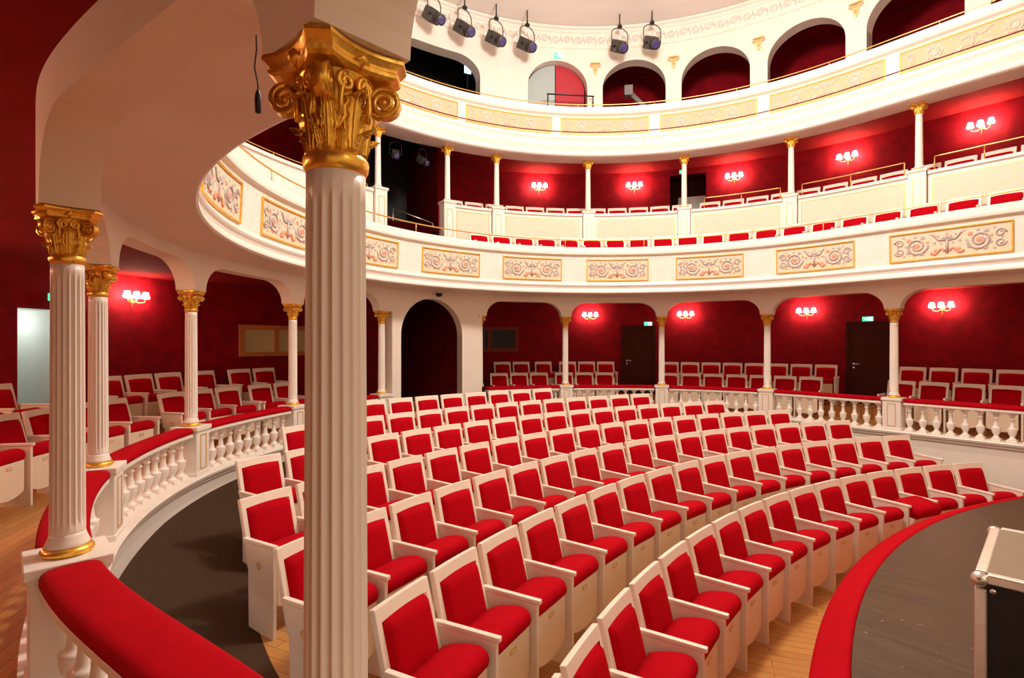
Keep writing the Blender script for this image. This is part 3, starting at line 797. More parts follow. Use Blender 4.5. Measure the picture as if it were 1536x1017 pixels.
# ------------------------------------------------------------------ chairs
SW = .219
def chair_meshes():
    d = {}
    bk = Matrix.Translation((0, .02, .36)) @ Matrix.Rotation(rad(14.5), 4, 'X')      # local z runs up the back
    mb = MB(); poly = []
    H = .495
    for k in range(13):
        x = -SW + 2 * SW * k / 12; poly.append((x, H - .004 * (x / SW) ** 2))
    mb.prism([(-SW, 0)] + poly[:0] + [(SW, 0)] + poly[::-1], 'y', -.018, .018, T=bk)
    d['back_frame'] = mb.mesh('back_frame', M['frame'], .006, 2)
    mb = MB(); nx, nz = 14, 12; w = SW - .036; z0, z1 = .03, H - .068; vs = []
    for s in (0, 1):
        for j in range(nz + 1):
            for i in range(nx + 1):
                u = i / nx * 2 - 1; v = j / nz * 2 - 1
                p = (max(0, 1 - abs(u) ** 9) * max(0, 1 - abs(v) ** 9)) ** .35
                y = .018 + (.030 * p + .012 * (1 - u * u) * (1 - v * v) if s else -.002)
                zz = z0 + (z1 - z0) * j / nz - (.010 * u * u if v > 0 else 0) * max(0, v)
                vs.append(bk @ Vector((u * w, y, zz)))
    m = (nx + 1) * (nz + 1); fs = []
    for s in (0, 1):
        for j in range(nz):
            for i in range(nx):
                q = (s * m + j * (nx + 1) + i, s * m + j * (nx + 1) + i + 1, s * m + (j + 1) * (nx + 1) + i + 1, s * m + (j + 1) * (nx + 1) + i); fs.append(q)
    mb.add(vs, fs, 0, True); d['back_cushion'] = mb.mesh('back_cushion', M['velvet'])
    def seat(T):
        # raised seat: cushion with a round front roll, white underside board with a curved lower edge, number plate
        mb = MB(); w = .198; prof = [(.040, .385), (.042, .495), (.09, .519), (.16, .541), (.222, .554), (.266, .557), (.298, .548), (.320, .525), (.328, .495), (.322, .462), (.308, .445), (.27, .435), (.15, .37)]
        n = len(prof); xs = [-w, -w + .010, -w + .025, w - .025, w - .010, w]; sc = [.91, .975, 1, 1, .975, .91]; vs = []
        for x, q in zip(xs, sc):
            for y, z in prof: vs.append(T @ Vector((x, .20 + (y - .20) * (1 - (1 - q) * .35), .45 + (z - .45) * q)))
        fs = [(i * n + k, i * n + (k + 1) % n, (i + 1) * n + (k + 1) % n, (i + 1) * n + k) for i in range(len(xs) - 1) for k in range(n)]
        fs += [tuple(range(n))[::-1], tuple(range(5 * n, 6 * n))]
        mb.add(vs, fs, 0, True); c = mb.mesh('seat_cushion', M['velvet'])
        mb = MB(); poly = [(-w, .446), (-w, .155)] + [(-w + 2 * w * k / 12, .155 - .05 * sin(pi * k / 12) ** .8) for k in range(1, 12)] + [(w, .155), (w, .446)]
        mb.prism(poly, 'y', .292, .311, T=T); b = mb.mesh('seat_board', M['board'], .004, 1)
        mb = MB()
        for x0, x1, a, e in ((-.032, .032, .385, .390), (-.032, .032, .406, .411), (-.032, -.027, .390, .406), (.027, .032, .390, .406)): mb.box(x0, x1, .3115, .316, a, e, 0, T)
        mb.box(-.027, .027, .3113, .3135, .390, .406, 1, T)
        return c, b, mb.mesh('number_plate', [M['goldp'], M['frame']])
    up = Matrix.Identity(4)
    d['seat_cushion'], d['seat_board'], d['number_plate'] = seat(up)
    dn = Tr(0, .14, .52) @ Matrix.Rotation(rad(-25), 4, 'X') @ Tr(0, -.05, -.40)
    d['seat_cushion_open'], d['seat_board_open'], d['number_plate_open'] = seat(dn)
    def standard(x, yb=-.052):
        mb = MB(); mb.prism([(.075, -.05), (.345, -.05), (.345, .565), (yb + .007, .565), (yb + .057, .38)], 'x', x - .014, x + .014); a = mb.mesh('side_panel', M['frame'], .003, 1)
        mb = MB(); mb.box(x - .0175, x + .0175, yb, .365, .566, .594); b = mb.mesh('armrest', M['frame'], .006, 2)
        return a, b
    d['side_a'], d['arm_a'] = standard(-.245); d['side_b'], d['arm_b'] = standard(.245, .012)
    mb = MB(); pts = [(.245 + .0165, .19 + .016 * cos(a), .43 + .024 * sin(a)) for a in [2 * pi * i / 16 for i in range(17)]]
    mb.tube(pts, .004, 6); d['row_mark'] = mb.mesh('row_mark', M['goldp'])
    return d
CH = chair_meshes()
def make_chair(loc, face, label, group, end=False, opened=False, start=True):
    """face: angle of the direction the sitter looks"""
    t = thing('theatre_seat', label, 'seat', loc, face - pi / 2, group)
    sfx = '_open' if opened else ''
    for nme in ('back_frame', 'back_cushion'): obj(nme, CH[nme], t)
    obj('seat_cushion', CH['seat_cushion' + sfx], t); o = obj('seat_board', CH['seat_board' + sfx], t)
    obj('number_plate', CH['number_plate' + sfx], o)
    if start: o = obj('side_panel', CH['side_a'], t); obj('armrest', CH['arm_a'], o)
    if end:
        o = obj('side_panel', CH['side_b'], t); obj('armrest', CH['arm_b'], o); obj('row_mark', CH['row_mark'], o)
    return t
rown = ['front', 'second', 'third', 'fourth', 'fifth', 'sixth', 'rearmost']
protoA = None
for k in range(7):
    r = ROWR[k] - .075; da = math.degrees(PITCH / ROWR[k])
    for j in range(ROWN[k]):
        a = rad(ROWA[k] + da * (j + .5)); loc = (SX + r * cos(a), SY + r * sin(a), ROWZ[k] + .0)
        nth = 'at' if j == 0 else ORD[j] + ' from'
        lb = f'red stalls seat in the {rown[k]} row, {nth} its right-hand end'
        op = (k == 0 and j == 3)
        if op: lb = 'red stalls seat in the front row with its seat folded halfway down'
        last = j == ROWN[k] - 1
        # facing the stage the sitter's left is at the higher angle end
        make_chair(loc, a + pi, lb, f'red seats of the {rown[k]} stalls row', end=last, opened=op)
# NOTE sitter's own right (+x) lies towards higher angles when facing the stage centre

def gal(name, cv, z, groups, grp, off, pitch=PITCH):
    for (th, cnt, desc) in groups:
        u0 = cv.find(th)
        for j in range(cnt):
            u = u0 + pitch * (j + .5); p, n = cv.at(u); q = cv.q(u, off)
            nth = ORD[j]; lb = f'{desc}, {nth} from the left' if cnt > 1 else desc
            make_chair((q.x, q.y, z), atan2(-n.y, -n.x), lb, grp, end=(j == 0), start=True)
G1 = ucurve(6.85); G2 = ucurve(7.75)
gal('f', G1, GF, [(196.5, 6, 'gallery front-row seat at the left edge before the pale doorway'), (168.2, 3, 'gallery front-row seat around the slim column on the left'),
                  (154.8, 2, 'gallery front-row seat under the orange framed window'), (109.7, 3, 'gallery front-row seat just right of the entrance block'),
                  (96.4, 3, 'gallery front-row seat just left of the first brown door'), (75.6, 7, 'gallery front-row seat between the two brown doors'), (37.9, 6, 'gallery front-row seat right of the second brown door')],
    'seats in the front gallery row', -.075)
gal('b', G2, STEP, [(188.0, 3, 'gallery back-row seat at the left edge beside the pale doorway'), (169.6, 3, 'gallery back-row seat below the left sconce'), (157.9, 1, 'gallery back-row seat behind the slim left column'),
                    (152.7, 2, 'gallery back-row seat under the orange framed window'), (106.9, 2, 'gallery back-row seat under the dark window'), (99.0, 1, 'gallery back-row seat standing alone right of the dark window'),
                    (94.3, 3, 'gallery back-row seat left of the first brown door'), (75.3, 8, 'gallery back-row seat between the two brown doors'), (38.4, 6, 'gallery back-row seat right of the second brown door')],
    'seats in the back gallery row', -.075)
T1 = ucurve(5.60); T2 = ucurve(6.66)
gal('t', T1, B1F, [(118.6, 27, 'lower balcony front-row seat behind the gold rail')], 'front row of the lower balcony', -.075, .503)
gal('t', T2, B1F2, [(119.6, 12, 'seat behind the cream parapet, between bay and upper door'), (68.0, 14, 'seat behind the cream parapet, right of the upper door')], 'second row of the lower balcony', -.075)

# ------------------------------------------------------------------ ornamental panels on the balcony fronts
def relief(mb, f, W, H, st=0, ga=1, pa=2):
    """scrollwork in panel coordinates (x across, y up), f maps (x, y, depth) to the world"""
    def tb(P, r, mi): mb.tube([f(x, y, .004) for x, y in P], r, 5, mi)
    def dot(x, y, r, mi, sq=1):
        mb.lathe([(r, 0), (r * .8, r * .35), (r * .3, r * .5)], 8, mi, T=None) if False else None
        P = [f(x + r * cos(a) * sq, y + r * sin(a), .002) for a in [2 * pi * i / 8 for i in range(8)]]; c = f(x, y, .002 + r * .5)
        mb.add(P + [c], [(i, (i + 1) % 8, 8) for i in range(8)], mi, True)
    R = H * .36; t = H * .044
    for sg in (-1, 1):
        cx = sg * W * .27
        tb([(cx + sg * R * (1 - .72 * i / 40) * cos(pi + 3.3 * pi * i / 40), R * (1 - .72 * i / 40) * sin(pi + 3.3 * pi * i / 40)) for i in range(41)], t, ga)
        dot(cx, 0, H * .13, pa)
        for k in range(9):
            a = 2 * pi * k / 9 + .3; dot(cx + R * 1.02 * cos(a), R * 1.02 * sin(a), H * (.07 + .03 * (k % 2)), ga if k % 3 else pa)
        for k in range(6):
            a = 2 * pi * k / 6; dot(cx + R * .52 * cos(a), R * .52 * sin(a), H * .05, ga)
        ox = sg * W * .435
        tb([(ox + sg * H * .16 * (1 - .7 * i / 20) * cos(2.6 * pi * i / 20), H * .17 + H * .16 * (1 - .7 * i / 20) * sin(2.6 * pi * i / 20)) for i in range(21)], t * .8, ga)
        tb([(ox + sg * H * .16 * (1 - .7 * i / 20) * cos(-2.6 * pi * i / 20), -H * .17 + H * .16 * (1 - .7 * i / 20) * sin(-2.6 * pi * i / 20)) for i in range(21)], t * .8, ga)
        tb([(sg * W * (.02 + .12 * i / 12), -H * .30 + H * .10 * sin(pi * i / 6)) for i in range(13)], t, pa)
        tb([(sg * W * (.03 + .10 * i / 12), H * .26 - H * .12 * sin(pi * i / 8)) for i in range(13)], t, ga)
        dot(sg * W * .09, -H * .27, H * .10, pa, 1.3); dot(sg * W * .11, H * .05, H * .07, ga); dot(sg * W * .075, H * .30, H * .06, ga); dot(sg * W * .05, 0, H * .06, ga); dot(sg * W * .14, -H * .38, H * .06, pa); dot(sg * W * .145, H * .40, H * .05, ga); dot(sg * W * .39, H * .38, H * .06, ga); dot(sg * W * .39, -H * .38, H * .06, pa); dot(sg * W * .45, 0, H * .06, ga)
    tb([(0, -H * .38), (0, -H * .1), (0, H * .15)], t * 1.2, ga)
    for k in range(5):
        a = pi * (k + .5) / 5; tb([(0, H * .10), (H * .14 * cos(a), H * .10 + H * .14 * sin(a)), (H * .24 * cos(a), H * .10 + H * .26 * sin(a))], [t * .6, t * 1.2, t * .4], ga)
    dot(0, H * .36, H * .06, pa); dot(0, -H * .20, H * .07, ga, .8)
def panel(cv, uc, W, z0, z1, o_lo, o_hi, label, group, mats, fmat):
    m = cv.q(uc, 0, z0); t = thing('ornament_panel', label, 'ornament panel', m, 0, group)
    H = z1 - z0
    def f(x, y, d):
        z = (z0 + z1) / 2 + y; o = o_lo + (o_hi - o_lo) * (z - z0) / H; return cv.q(uc + x, o - d, z)
    mb = MB(); n = 16
    for i in range(n):
        x0 = -W / 2 + W * i / n; x1 = -W / 2 + W * (i + 1) / n
        mb.add([f(x0, -H / 2, .004), f(x1, -H / 2, .004), f(x1, H / 2, .004), f(x0, H / 2, .004)], [(0, 1, 2, 3)])
    relief(mb, f, W * .94, H * .86); part('scrollwork_field', mb, mats, t)
    mb = MB(); b = .018
    def bar(x0, x1, y0, y1):
        k = max(1, int((x1 - x0) / .08))
        for i in range(k):
            a = x0 + (x1 - x0) * i / k; c = x0 + (x1 - x0) * (i + 1) / k
            V = [f(a, y0, 0), f(c, y0, 0), f(c, y1, 0), f(a, y1, 0), f(a, y0, .022), f(c, y0, .022), f(c, y1, .022), f(a, y1, .022)]
            mb.add(V, [(4, 5, 6, 7), (0, 1, 5, 4), (3, 2, 6, 7), (0, 4, 7, 3), (1, 2, 6, 5)])
    w, h = W / 2, H / 2
    bar(-w, w, -h, -h + b); bar(-w, w, h - b, h); bar(-w, -w + b, -h + b, h - b); bar(w - b, w, -h + b, h - b)
    part('gilt_frame', mb, fmat, t)
p1lab = {193.6: 'leftmost small ornament panel on the lower balcony front', 172.1: 'ornament panel just left of the big gold capital column, lower balcony', 150.1: 'ornament panel immediately right of the big fluted column, lower balcony',
         128.6: 'ornament panel on the lower balcony above the dark entrance arch', 107.4: 'ornament panel on the lower balcony, right of the one above the arch', 86.0: 'ornament panel on the lower balcony above the first gallery sconce',
         64.4: 'ornament panel on the lower balcony above the second gallery sconce', 42.4: 'ornament panel on the lower balcony above the second brown door'}
for th, lb in p1lab.items(): panel(B1, B1.find(th), 1.22, 2.785, 3.215, .018, .0, lb, 'scrollwork panels of the lower balcony', [M['relc'], M['relg'], M['relp']], M['gold'])
uR = B1.find(42.4) + 1.80
panel(B1, uR, 1.42, 2.785, 3.215, .018, .0, 'large ornament panel at the right end of the lower balcony front', 'scrollwork panels of the lower balcony', [M['relc'], M['relg'], M['relp']], M['gold'])
p2 = [(130.5, 'ornament panel of the upper balcony beside the big gold capital'), (109, 'pale ornament panel of the upper balcony, left of the upper door'), (87.5, 'pale ornament panel of the upper balcony below the leaning spotlight arch'),
      (65.8, 'pale ornament panel of the upper balcony below the second dark arch'), (44, 'pale ornament panel of the upper balcony below the large dark arch')]
for th, lb in p2: panel(B2, B2.find(th), 1.92, 6.10, 6.46, .04, .04, lb, 'pale scrollwork panels of the upper balcony', [M['relf'], M['relo'], M['relo']], M['goldp'])
panel(B2, B2.find(44) + 2.12, 1.92, 6.10, 6.46, .04, .04, 'pale ornament panel at the right end of the upper balcony', 'pale scrollwork panels of the upper balcony', [M['relf'], M['relo'], M['relo']], M['goldp'])

# ------------------------------------------------------------------ brass rails
def rail(cv, a, b, o, z, zb, step, label, r=.011, two=False):
    m = cv.q((a + b) / 2, o, zb); t = thing('brass_rail', label, 'rail', m)
    mb = MB(); mb.tube([cv.q(u, o, z) for u in cv.samples(a, b, .08)], r, 8); part('handrail', mb, M['brass'], t)
    n = max(2, int((b - a) / step)); 
    for i in range(n + 1):
        u = a + (b - a) * i / n; mb = MB(); mb.tube([cv.q(u, o, zb), cv.q(u, o, z)], r * .75, 8); part('post', mb, M['brass'], t)
rail(B1, B1.find(215), B1.L - .6, .02, 3.60, 3.45, 1.45, 'long brass rail along the front edge of the lower balcony')
rail(B2, B2.find(160), B2.L - 3.2, .06, 6.765, 6.70, 1.55, 'brass rail along the front edge of the upper balcony', .010)
rail(U59, U59.find(66.5), U59.find(52.3), .0, 4.66, 4.42, .55, 'brass rail on the cream parapet right of the upper door')
rail(U59, U59.find(48.5), U59.find(32.5), .0, 4.66, 4.42, .55, 'brass rail on the cream parapet below the fourth upper sconce')
rail(U59, U59.find(28.5), U59.find(28.5) + 1.9, .0, 4.66, 4.42, .55, 'brass rail on the cream parapet at the far right end')
rail(U59, U59.find(214), U59.find(139), .0, 4.50, 4.42, 1.9, 'thin brass rail on the parapet at the left of the lower balcony', .008)

# ------------------------------------------------------------------ wall sconces with their light
def point(loc, power, col, r=.06):
    l = bpy.data.lights.new('lamp_light', 'POINT'); l.energy = power; l.color = col; l.shadow_soft_size = r
    o = bpy.data.objects.new('lamp_light', l); COL.objects.link(o); o.location = loc; return o
def sconce_meshes():
    mb = MB(); mb.lathe([(.001, 0), (.045, .002), (.05, .010), (.035, .02), (.012, .026)], 16, T=Matrix.Rotation(pi / 2, 4, 'X'))
    mb.tube([(0, -.02, 0), (0, -.05, -.04), (0, -.05, -.12), (0, -.03, -.20)], [.012, .011, .009, .004], 8)
    plate = mb.mesh('wall_plate', M['brass'])
    arms = []; shades = []
    for x in (-.15, 0, .15):
        mb = MB(); mb.tube([(0, -.045, -.03), (x * .5, -.10, -.075), (x * .9, -.135, -.06), (x, -.14, -.02)], .007, 8); mb.lathe([(.008, 0), (.024, .004), (.02, .012), (.012, .02)], 12, T=Tr(x, -.14, -.022)); arms.append(mb.mesh('arm', M['brass']))
        mb = MB(); mb.lathe([(.052, .0), (.056, .01), (.045, .06), (.036, .095), (.034, .10)], 16, T=Tr(x, -.14, .0)); shades.append(mb.mesh('shade', M['lamp']))
    return plate, arms, shades
SC = sconce_meshes()
def sconce(cv, u, z, label, power, col=(1, .74, .50)):
    p, n = cv.at(u); t = thing('wall_sconce', label, 'wall lamp', (p.x - n.x * .004, p.y - n.y * .004, z), atan2(n.y, n.x) - pi / 2, 'lit wall sconces')
    obj('wall_plate', SC[0], t)
    for a, s in zip(SC[1], SC[2]): obj('arm', a, t); obj('shade', s, t)
    for dx in (-.15, .15):
        q = Vector((p.x - n.x * .125 + n.y * dx, p.y - n.y * .125 - n.x * dx, z + .05)); point(q, power / 2, col)
LOW, UPP = 34, 85
for th, lb in ((163.3, 'lit wall sconce left of the slim left columns, lower gallery'), (88.0, 'lit gallery sconce left of the first brown door'), (70.7, 'lit gallery sconce just right of the first brown door'),
               (51.3, 'lit gallery sconce left of the second brown door'), (33.8, 'lit gallery sconce at right of the second brown door'), (193, 'lit gallery sconce on the wall beyond the left edge'), (212, 'added warm sconce on the wall left of the camera, out of frame')):  # last one is added out of view to brighten and warm the foreground
    sconce(WALL, WALL.find(th), 2.25, lb, LOW if th < 180 else 260, (1, .74, .50) if th < 180 else (1, .62, .34))
for th, lb in ((97.6, 'first lit upper sconce, right of the black technical bay'), (79.8, 'lit upper sconce just left of the upper brown door'), (62.5, 'lit upper sconce just right of the upper brown door'),
               (45.5, 'lit upper sconce left of the far right upper column'), (29.7, 'lit upper sconce right of the far right upper column'), (160, 'lit upper sconce seen beyond the big gold capital')):
    sconce(WALL, WALL.find(th), 5.62, lb, UPP)

# ------------------------------------------------------------------ doors, windows, signs
def door(name, cv, a, b, z0, z1, m, handle_left=True, frame=True, label=None):
    mb = MB(); sweep(mb, cv, a, b, [(-.005, z0), (-.03, z0), (-.03, z1), (-.005, z1)], .3, closed=True)
    d = struct(name, mb, m, label)
    if frame:
        mb = MB()
        for u0, u1 in ((a - .06, a), (b, b + .06)): sweep(mb, cv, u0, u1, [(-.002, z0), (-.045, z0), (-.045, z1 + .06), (-.002, z1 + .06)], .3, closed=True)
        sweep(mb, cv, a, b, [(-.002, z1), (-.045, z1), (-.045, z1 + .06), (-.002, z1 + .06)], .3, closed=True)
        obj('door_frame', mb.mesh('door_frame', m), d)
    u = a + .09 if handle_left else b - .09; dr = 1 if handle_left else -1
    mb = MB(); mb.tube([cv.q(u, -.03, z0 + .86), cv.q(u, -.085, z0 + .86), cv.q(u + dr * .02, -.09, z0 + .86), cv.q(u + dr * .12, -.09, z0 + .86)], .010, 8)
    mb.tube([cv.q(u, -.03, z0 + .86), cv.q(u, -.036, z0 + .86)], .026, 12); mb.tube([cv.q(u, -.03, z0 + .78), cv.q(u, -.04, z0 + .78)], .020, 12)
    obj('door_handle', mb.mesh('door_handle', M['steel']), d, label='steel lever handle')
door('door_1', WALL, WALL.find(81.8), WALL.find(76.4), STEP, 1.95, M['door'])
door('door_2', WALL, WALL.find(45.4), WALL.find(39.9), STEP, 1.95, M['door'])
# upper door whose lit lower part is painted as a pale slab
a, b = WALL.find(73.4), WALL.find(67.2)
mb = MB()
for u in (a, b): mb.add([WALL.q(u, 0, B1F2), WALL.q(u, .6, B1F2), WALL.q(u, .6, 5.86), WALL.q(u, 0, 5.86)], [(0, 1, 2, 3)])
mb.add([WALL.q(a, .6, B1F2), WALL.q(b, .6, B1F2), WALL.q(b, .6, 5.86), WALL.q(a, .6, 5.86)], [(0, 1, 2, 3)])
mb.add([WALL.q(a, 0, 5.86), WALL.q(b, 0, 5.86), WALL.q(b, .6, 5.86), WALL.q(a, .6, 5.86)], [(0, 1, 2, 3)])
d3 = struct('door_3', mb, M['door'])
mb = MB(); sweep(mb, WALL, a + .2, b - .02, [(.1, B1F2), (.06, B1F2), (.06, 5.3), (.1, 5.3)], .3, closed=True); obj('painted_lit_part', mb.mesh('painted_lit_part', M['pale']), d3)

def window(name, th0, th1, z0, z1, fm, pm, n=2):
    a, b = WALL.find(th0), WALL.find(th1); mb = MB(); w = .085
    pr = lambda lo, hi: [(-.002, lo), (-.05, lo), (-.05, hi), (-.002, hi)]
    sweep(mb, WALL, a, b, pr(z0, z0 + w), .2, closed=True); sweep(mb, WALL, a, b, pr(z1 - w, z1), .2, closed=True)
    xs = [a + (b - a - w) * i / n for i in range(n + 1)]
    for u in xs: sweep(mb, WALL, u, u + w, pr(z0 + w, z1 - w), .2, closed=True)
    fr = struct(name, mb, fm)
    for i in range(n):
        mb = MB(); sweep(mb, WALL, xs[i] + w, xs[i + 1], [(-.006, z0 + w), (-.02, z0 + w), (-.02, z1 - w), (-.006, z1 - w)], .2, closed=True)
        obj('window_pane', mb.mesh('window_pane', pm), fr)
window('window_1', 149.4, 138.6, 1.29, 1.90, M['oak'], M['pane'])
window('window_2', 112.6, 101.5, 1.32, 1.97, M['brownframe'], M['darkpane'])

def exit_sign(p, n, label, z, w=.20, h=.10):
    t = thing('exit_sign', label, 'sign', (p.x, p.y, z), atan2(n.y, n.x) - pi / 2, 'green exit signs')
    mb = MB(); mb.box(-w / 2, w / 2, -.05, -.003, -h / 2, h / 2); obj('housing', mb.mesh('housing', M['green'], .004, 1), t)
    mb = MB(); mb.box(.02, w / 2 - .012, -.053, -.051, -h / 2 + .012, h / 2 - .012)                           # white doorway
    mb.prism([(-.07, .002), (-.045, .014), (-.045, .007), (-.02, .007), (-.02, -.003), (-.045, -.003), (-.045, -.010)], 'y', -.053, -.051)   # arrow
    mb.tube([(-.005 + .011 * cos(a), -.052, .028 + .011 * sin(a)) for a in (0, 2.1, 4.2)], .006, 6)
    mb.tube([(-.005, -.052, .018), (-.008, -.052, -.005), (.006, -.052, -.022), (-.002, -.052, -.038)], .006, 6)
    obj('running_figure', mb.mesh('running_figure', M['signw']), t)
for th, z, lb in ((77.3, 2.05, 'green exit sign above the first brown gallery door'), (42.9, 2.07, 'green exit sign above the second brown gallery door'), (171.15, 2.17, 'green exit sign above the pale doorway at left'),
                  (72.9, 5.28, 'green exit sign at the upper brown door')):
    p, n = WALL.at(WALL.find(th)); exit_sign(p - n * .0 , n, lb, z) if th != 72.9 else exit_sign(WALL.at(WALL.find(71.2))[0] - n * .02, n, lb, 5.93, .16, .09)
p, n = U62.at(ARC[1][0]); exit_sign(p, n, 'small exit sign above the open upper arch', 8.10, .16, .12)

# open doors within the upper arch
c, w, h = ARC[1]; p, n = U62.at(c); rz = atan2(n.y, n.x) - pi / 2
mb = MB(); top = 6.15 + h + .095
def dshape(x0, x1):
    P = [(x0, 6.155)]; xs = [x1 + (x0 - x1) * i / 14 for i in range(15)]
    return [(x0, 6.155), (x1, 6.155)] + [(x, top - .62 + .62 * sqrt(max(0, 1 - (x / w) ** 2)) - .01) for x in xs]
t = thing('double_door', 'open pale and red double door in the upper arch below an exit sign', 'door', (p.x, p.y, 0), rz, kind='thing')
for nme, x0, x1, m in (('pale_leaf', -w + .01, -.02, 'pale'), ('red_leaf', .0, w - .01, 'reddoor')):
    mb = MB(); mb.prism(dshape(x0, x1), 'y', .20, .24); obj(nme, mb.mesh(nme, M[m]), t, label='pale blue-grey left leaf' if m == 'pale' else 'bright red right leaf')
t = thing('guard_rail', 'dark metal guard rail in front of the open upper double door', 'rail', (p.x, p.y, 6.152), rz)
mb = MB(); mb.tube([(-.28, -.20, .98), (.80, -.20, .98)], .016, 8); obj('handrail', mb.mesh('handrail', M['blackmetal']), t)
for x in (-.26, .78): mb = MB(); mb.tube([(x, -.20, 0), (x, -.20, .97)], .014, 8); obj('post', mb.mesh('post', M['blackmetal']), t)

# gilt ornaments between the upper arches
mb = MB()
mb.prism([(-.11, .10), (.11, .10), (.11, .125), (-.11, .125)], 'y', -.06, 0); mb.prism([(-.07, .085), (-.04, -.10), (0, -.15), (.04, -.10), (.07, .085)], 'y', -.035, 0)
for sg in (-1, 1): mb.tube([(sg * (.088 + .036 * (1 - i / 24) * cos(3.4 * pi * i / 24)), -.04, .055 + .036 * (1 - i / 24) * sin(3.4 * pi * i / 24)) for i in range(25)], .009, 6)
mb.lathe([(.03, 0), (.024, .014), (.006, .022)], 10, T=Tr(0, -.035, .0) @ Matrix.Rotation(pi / 2, 4, 'X'))
for x in (-.03, 0, .03): mb.tube([(x, -.038, .08), (x * .9, -.045, .02), (x * .5, -.04, -.08)], [.008, .010, .005], 6)
ORN = mb.mesh('gilt_ornament', M['goldpale'])
for i, (u, lb) in enumerate(((((ARC[1][0] + ARC[2][0]) / 2), 'gilt wall ornament between the door arch and the first dark arch'), ((ARC[2][0] + ARC[3][0]) / 2, 'gilt wall ornament between the first and second dark upper arches'),
                           ((ARC[3][0] + ARC[4][0]) / 2, 'gilt wall ornament between the second and third dark upper arches'), ((ARC[4][0] + ARC[5][0]) / 2, 'gilt wall ornament nearest the top right corner'))):
    p, n = U62.at(u); single('gilt_ornament', ORN, lb, 'wall ornament', (p.x - n.x * .002, p.y - n.y * .002, 7.83), atan2(n.y, n.x) - pi / 2, 'gilt ornaments between arches')

# ------------------------------------------------------------------ stage lighting
def yoke_arc(R, n=15): return [(R * cos(a), 0, R * sin(a)) for a in [pi * i / (n - 1) for i in range(n)]]
def spot_meshes():
    d = {}
    mb = MB(); mb.tube([(-.17, 0, -.36), (-.17, 0, -.12)] + [(.17 * -cos(a), 0, -.12 + .12 * sin(a)) for a in [pi * i / 12 for i in range(13)]] + [(.17, 0, -.36)], .010, 6); d['yoke'] = mb.mesh('yoke', M['grey'])
    mb = MB(); mb.box(-.035, .035, -.03, .03, .0, .05); mb.tube([(0, 0, .05), (0, 0, .10)], .016, 8); d['clamp'] = mb.mesh('clamp', M['blackmetal'])
    T = Tr(0, 0, -.36) @ Matrix.Rotation(rad(35), 4, 'X')
    mb = MB(); mb.box(-.10, .10, -.06, .20, -.10, .10, 0, T)
    for k in range(4): mb.box(-.106, .106, .00 + .05 * k, .02 + .05 * k, -.106, .106, 0, T)
    mb.lathe([(.078, 0), (.082, .02), (.082, .14), (.09, .145), (.09, .16)], 20, T=T @ Tr(0, -.05, 0) @ Matrix.Rotation(pi / 2, 4, 'X'))
    d['body'] = mb.mesh('body', M['grey'])
    mb = MB(); mb.lathe([(.0, 0), (.05, .012), (.078, .0)], 20, T=T @ Tr(0, -.205, 0) @ Matrix.Rotation(pi / 2, 4, 'X'), capb=False, capt=False); d['lens'] = mb.mesh('lens', M['glass'])
    for k_, x in (('tilt_knob', -.155), ('tilt_knob.b', .155)): mb = MB(); mb.tube([(x, 0, -.36), (x * .6, 0, -.36)], .018, 8); d[k_] = mb.mesh('tilt_knob', M['blackmetal'])
    return d
SPM = spot_meshes()
def spot(loc, rz, label, grp='ceiling spotlights above the upper balcony', s=1):
    t = thing('stage_spotlight', label, 'spotlight', loc, rz, grp); t.scale = (s, s, s)
    for k, m in SPM.items(): obj(k.split('.')[0], m, t)
    return t
U57 = ucurve(5.75)
for th, z, lb in ((125.4, 8.46, 'ceiling spotlight half hidden by the arch above the big capital'), (118.6, 8.42, 'second ceiling spotlight from the left'), (111.5, 8.38, 'third ceiling spotlight from the left, small twin lens'),
                  (104.5, 8.37, 'fourth ceiling spotlight, just left of the upper door arch'), (84.0, 8.42, 'ceiling spotlight above the first dark upper arch'), (77.1, 8.44, 'ceiling spotlight farthest right, by the first dark arch')):
    p, n = U57.at(U57.find(th)); spot((p.x, p.y, z + .06), atan2(n.y, n.x) - pi / 2 + rad(22), lb, s=1.15)
    tt = [x for x in bpy.data.objects if x.get('label') == lb][0]
    me = MB(); me.tube([(0, 0, .10), (0, 0, (8.86 - z - .06) / 1.15)], .012, 8); obj('drop_rod', me.mesh('drop_rod', M['blackmetal']), tt)
# luminaires in the technical bay
a0 = Vector((CX + 6.35 * cos(rad(135.8)), CY + 6.35 * sin(rad(135.8)), 5.72)); a1 = Vector((CX + 6.35 * cos(rad(122.8)), CY + 6.35 * sin(rad(122.8)), 5.72))
mb = MB(); mb.tube([a0, a1], .022, 8)
for f in (.2, .8): q = a0.lerp(a1, f); mb.tube([q, q + Vector((0, 0, .275))], .012, 6)
single('lighting_bar', mb.mesh('lighting_bar', M['steel']), 'metal lighting bar hanging under the ceiling of the black bay', 'bar')
q = a0.lerp(a1, .38); spot((q.x, q.y, q.z - .097), rad(20), 'spotlight on the bar in the black bay, left one', 'spotlights in the black bay', .7)
q = a0.lerp(a1, .82); spot((q.x, q.y, q.z - .097), rad(60), 'spotlight on the bar in the black bay, right one', 'spotlights in the black bay', .7)
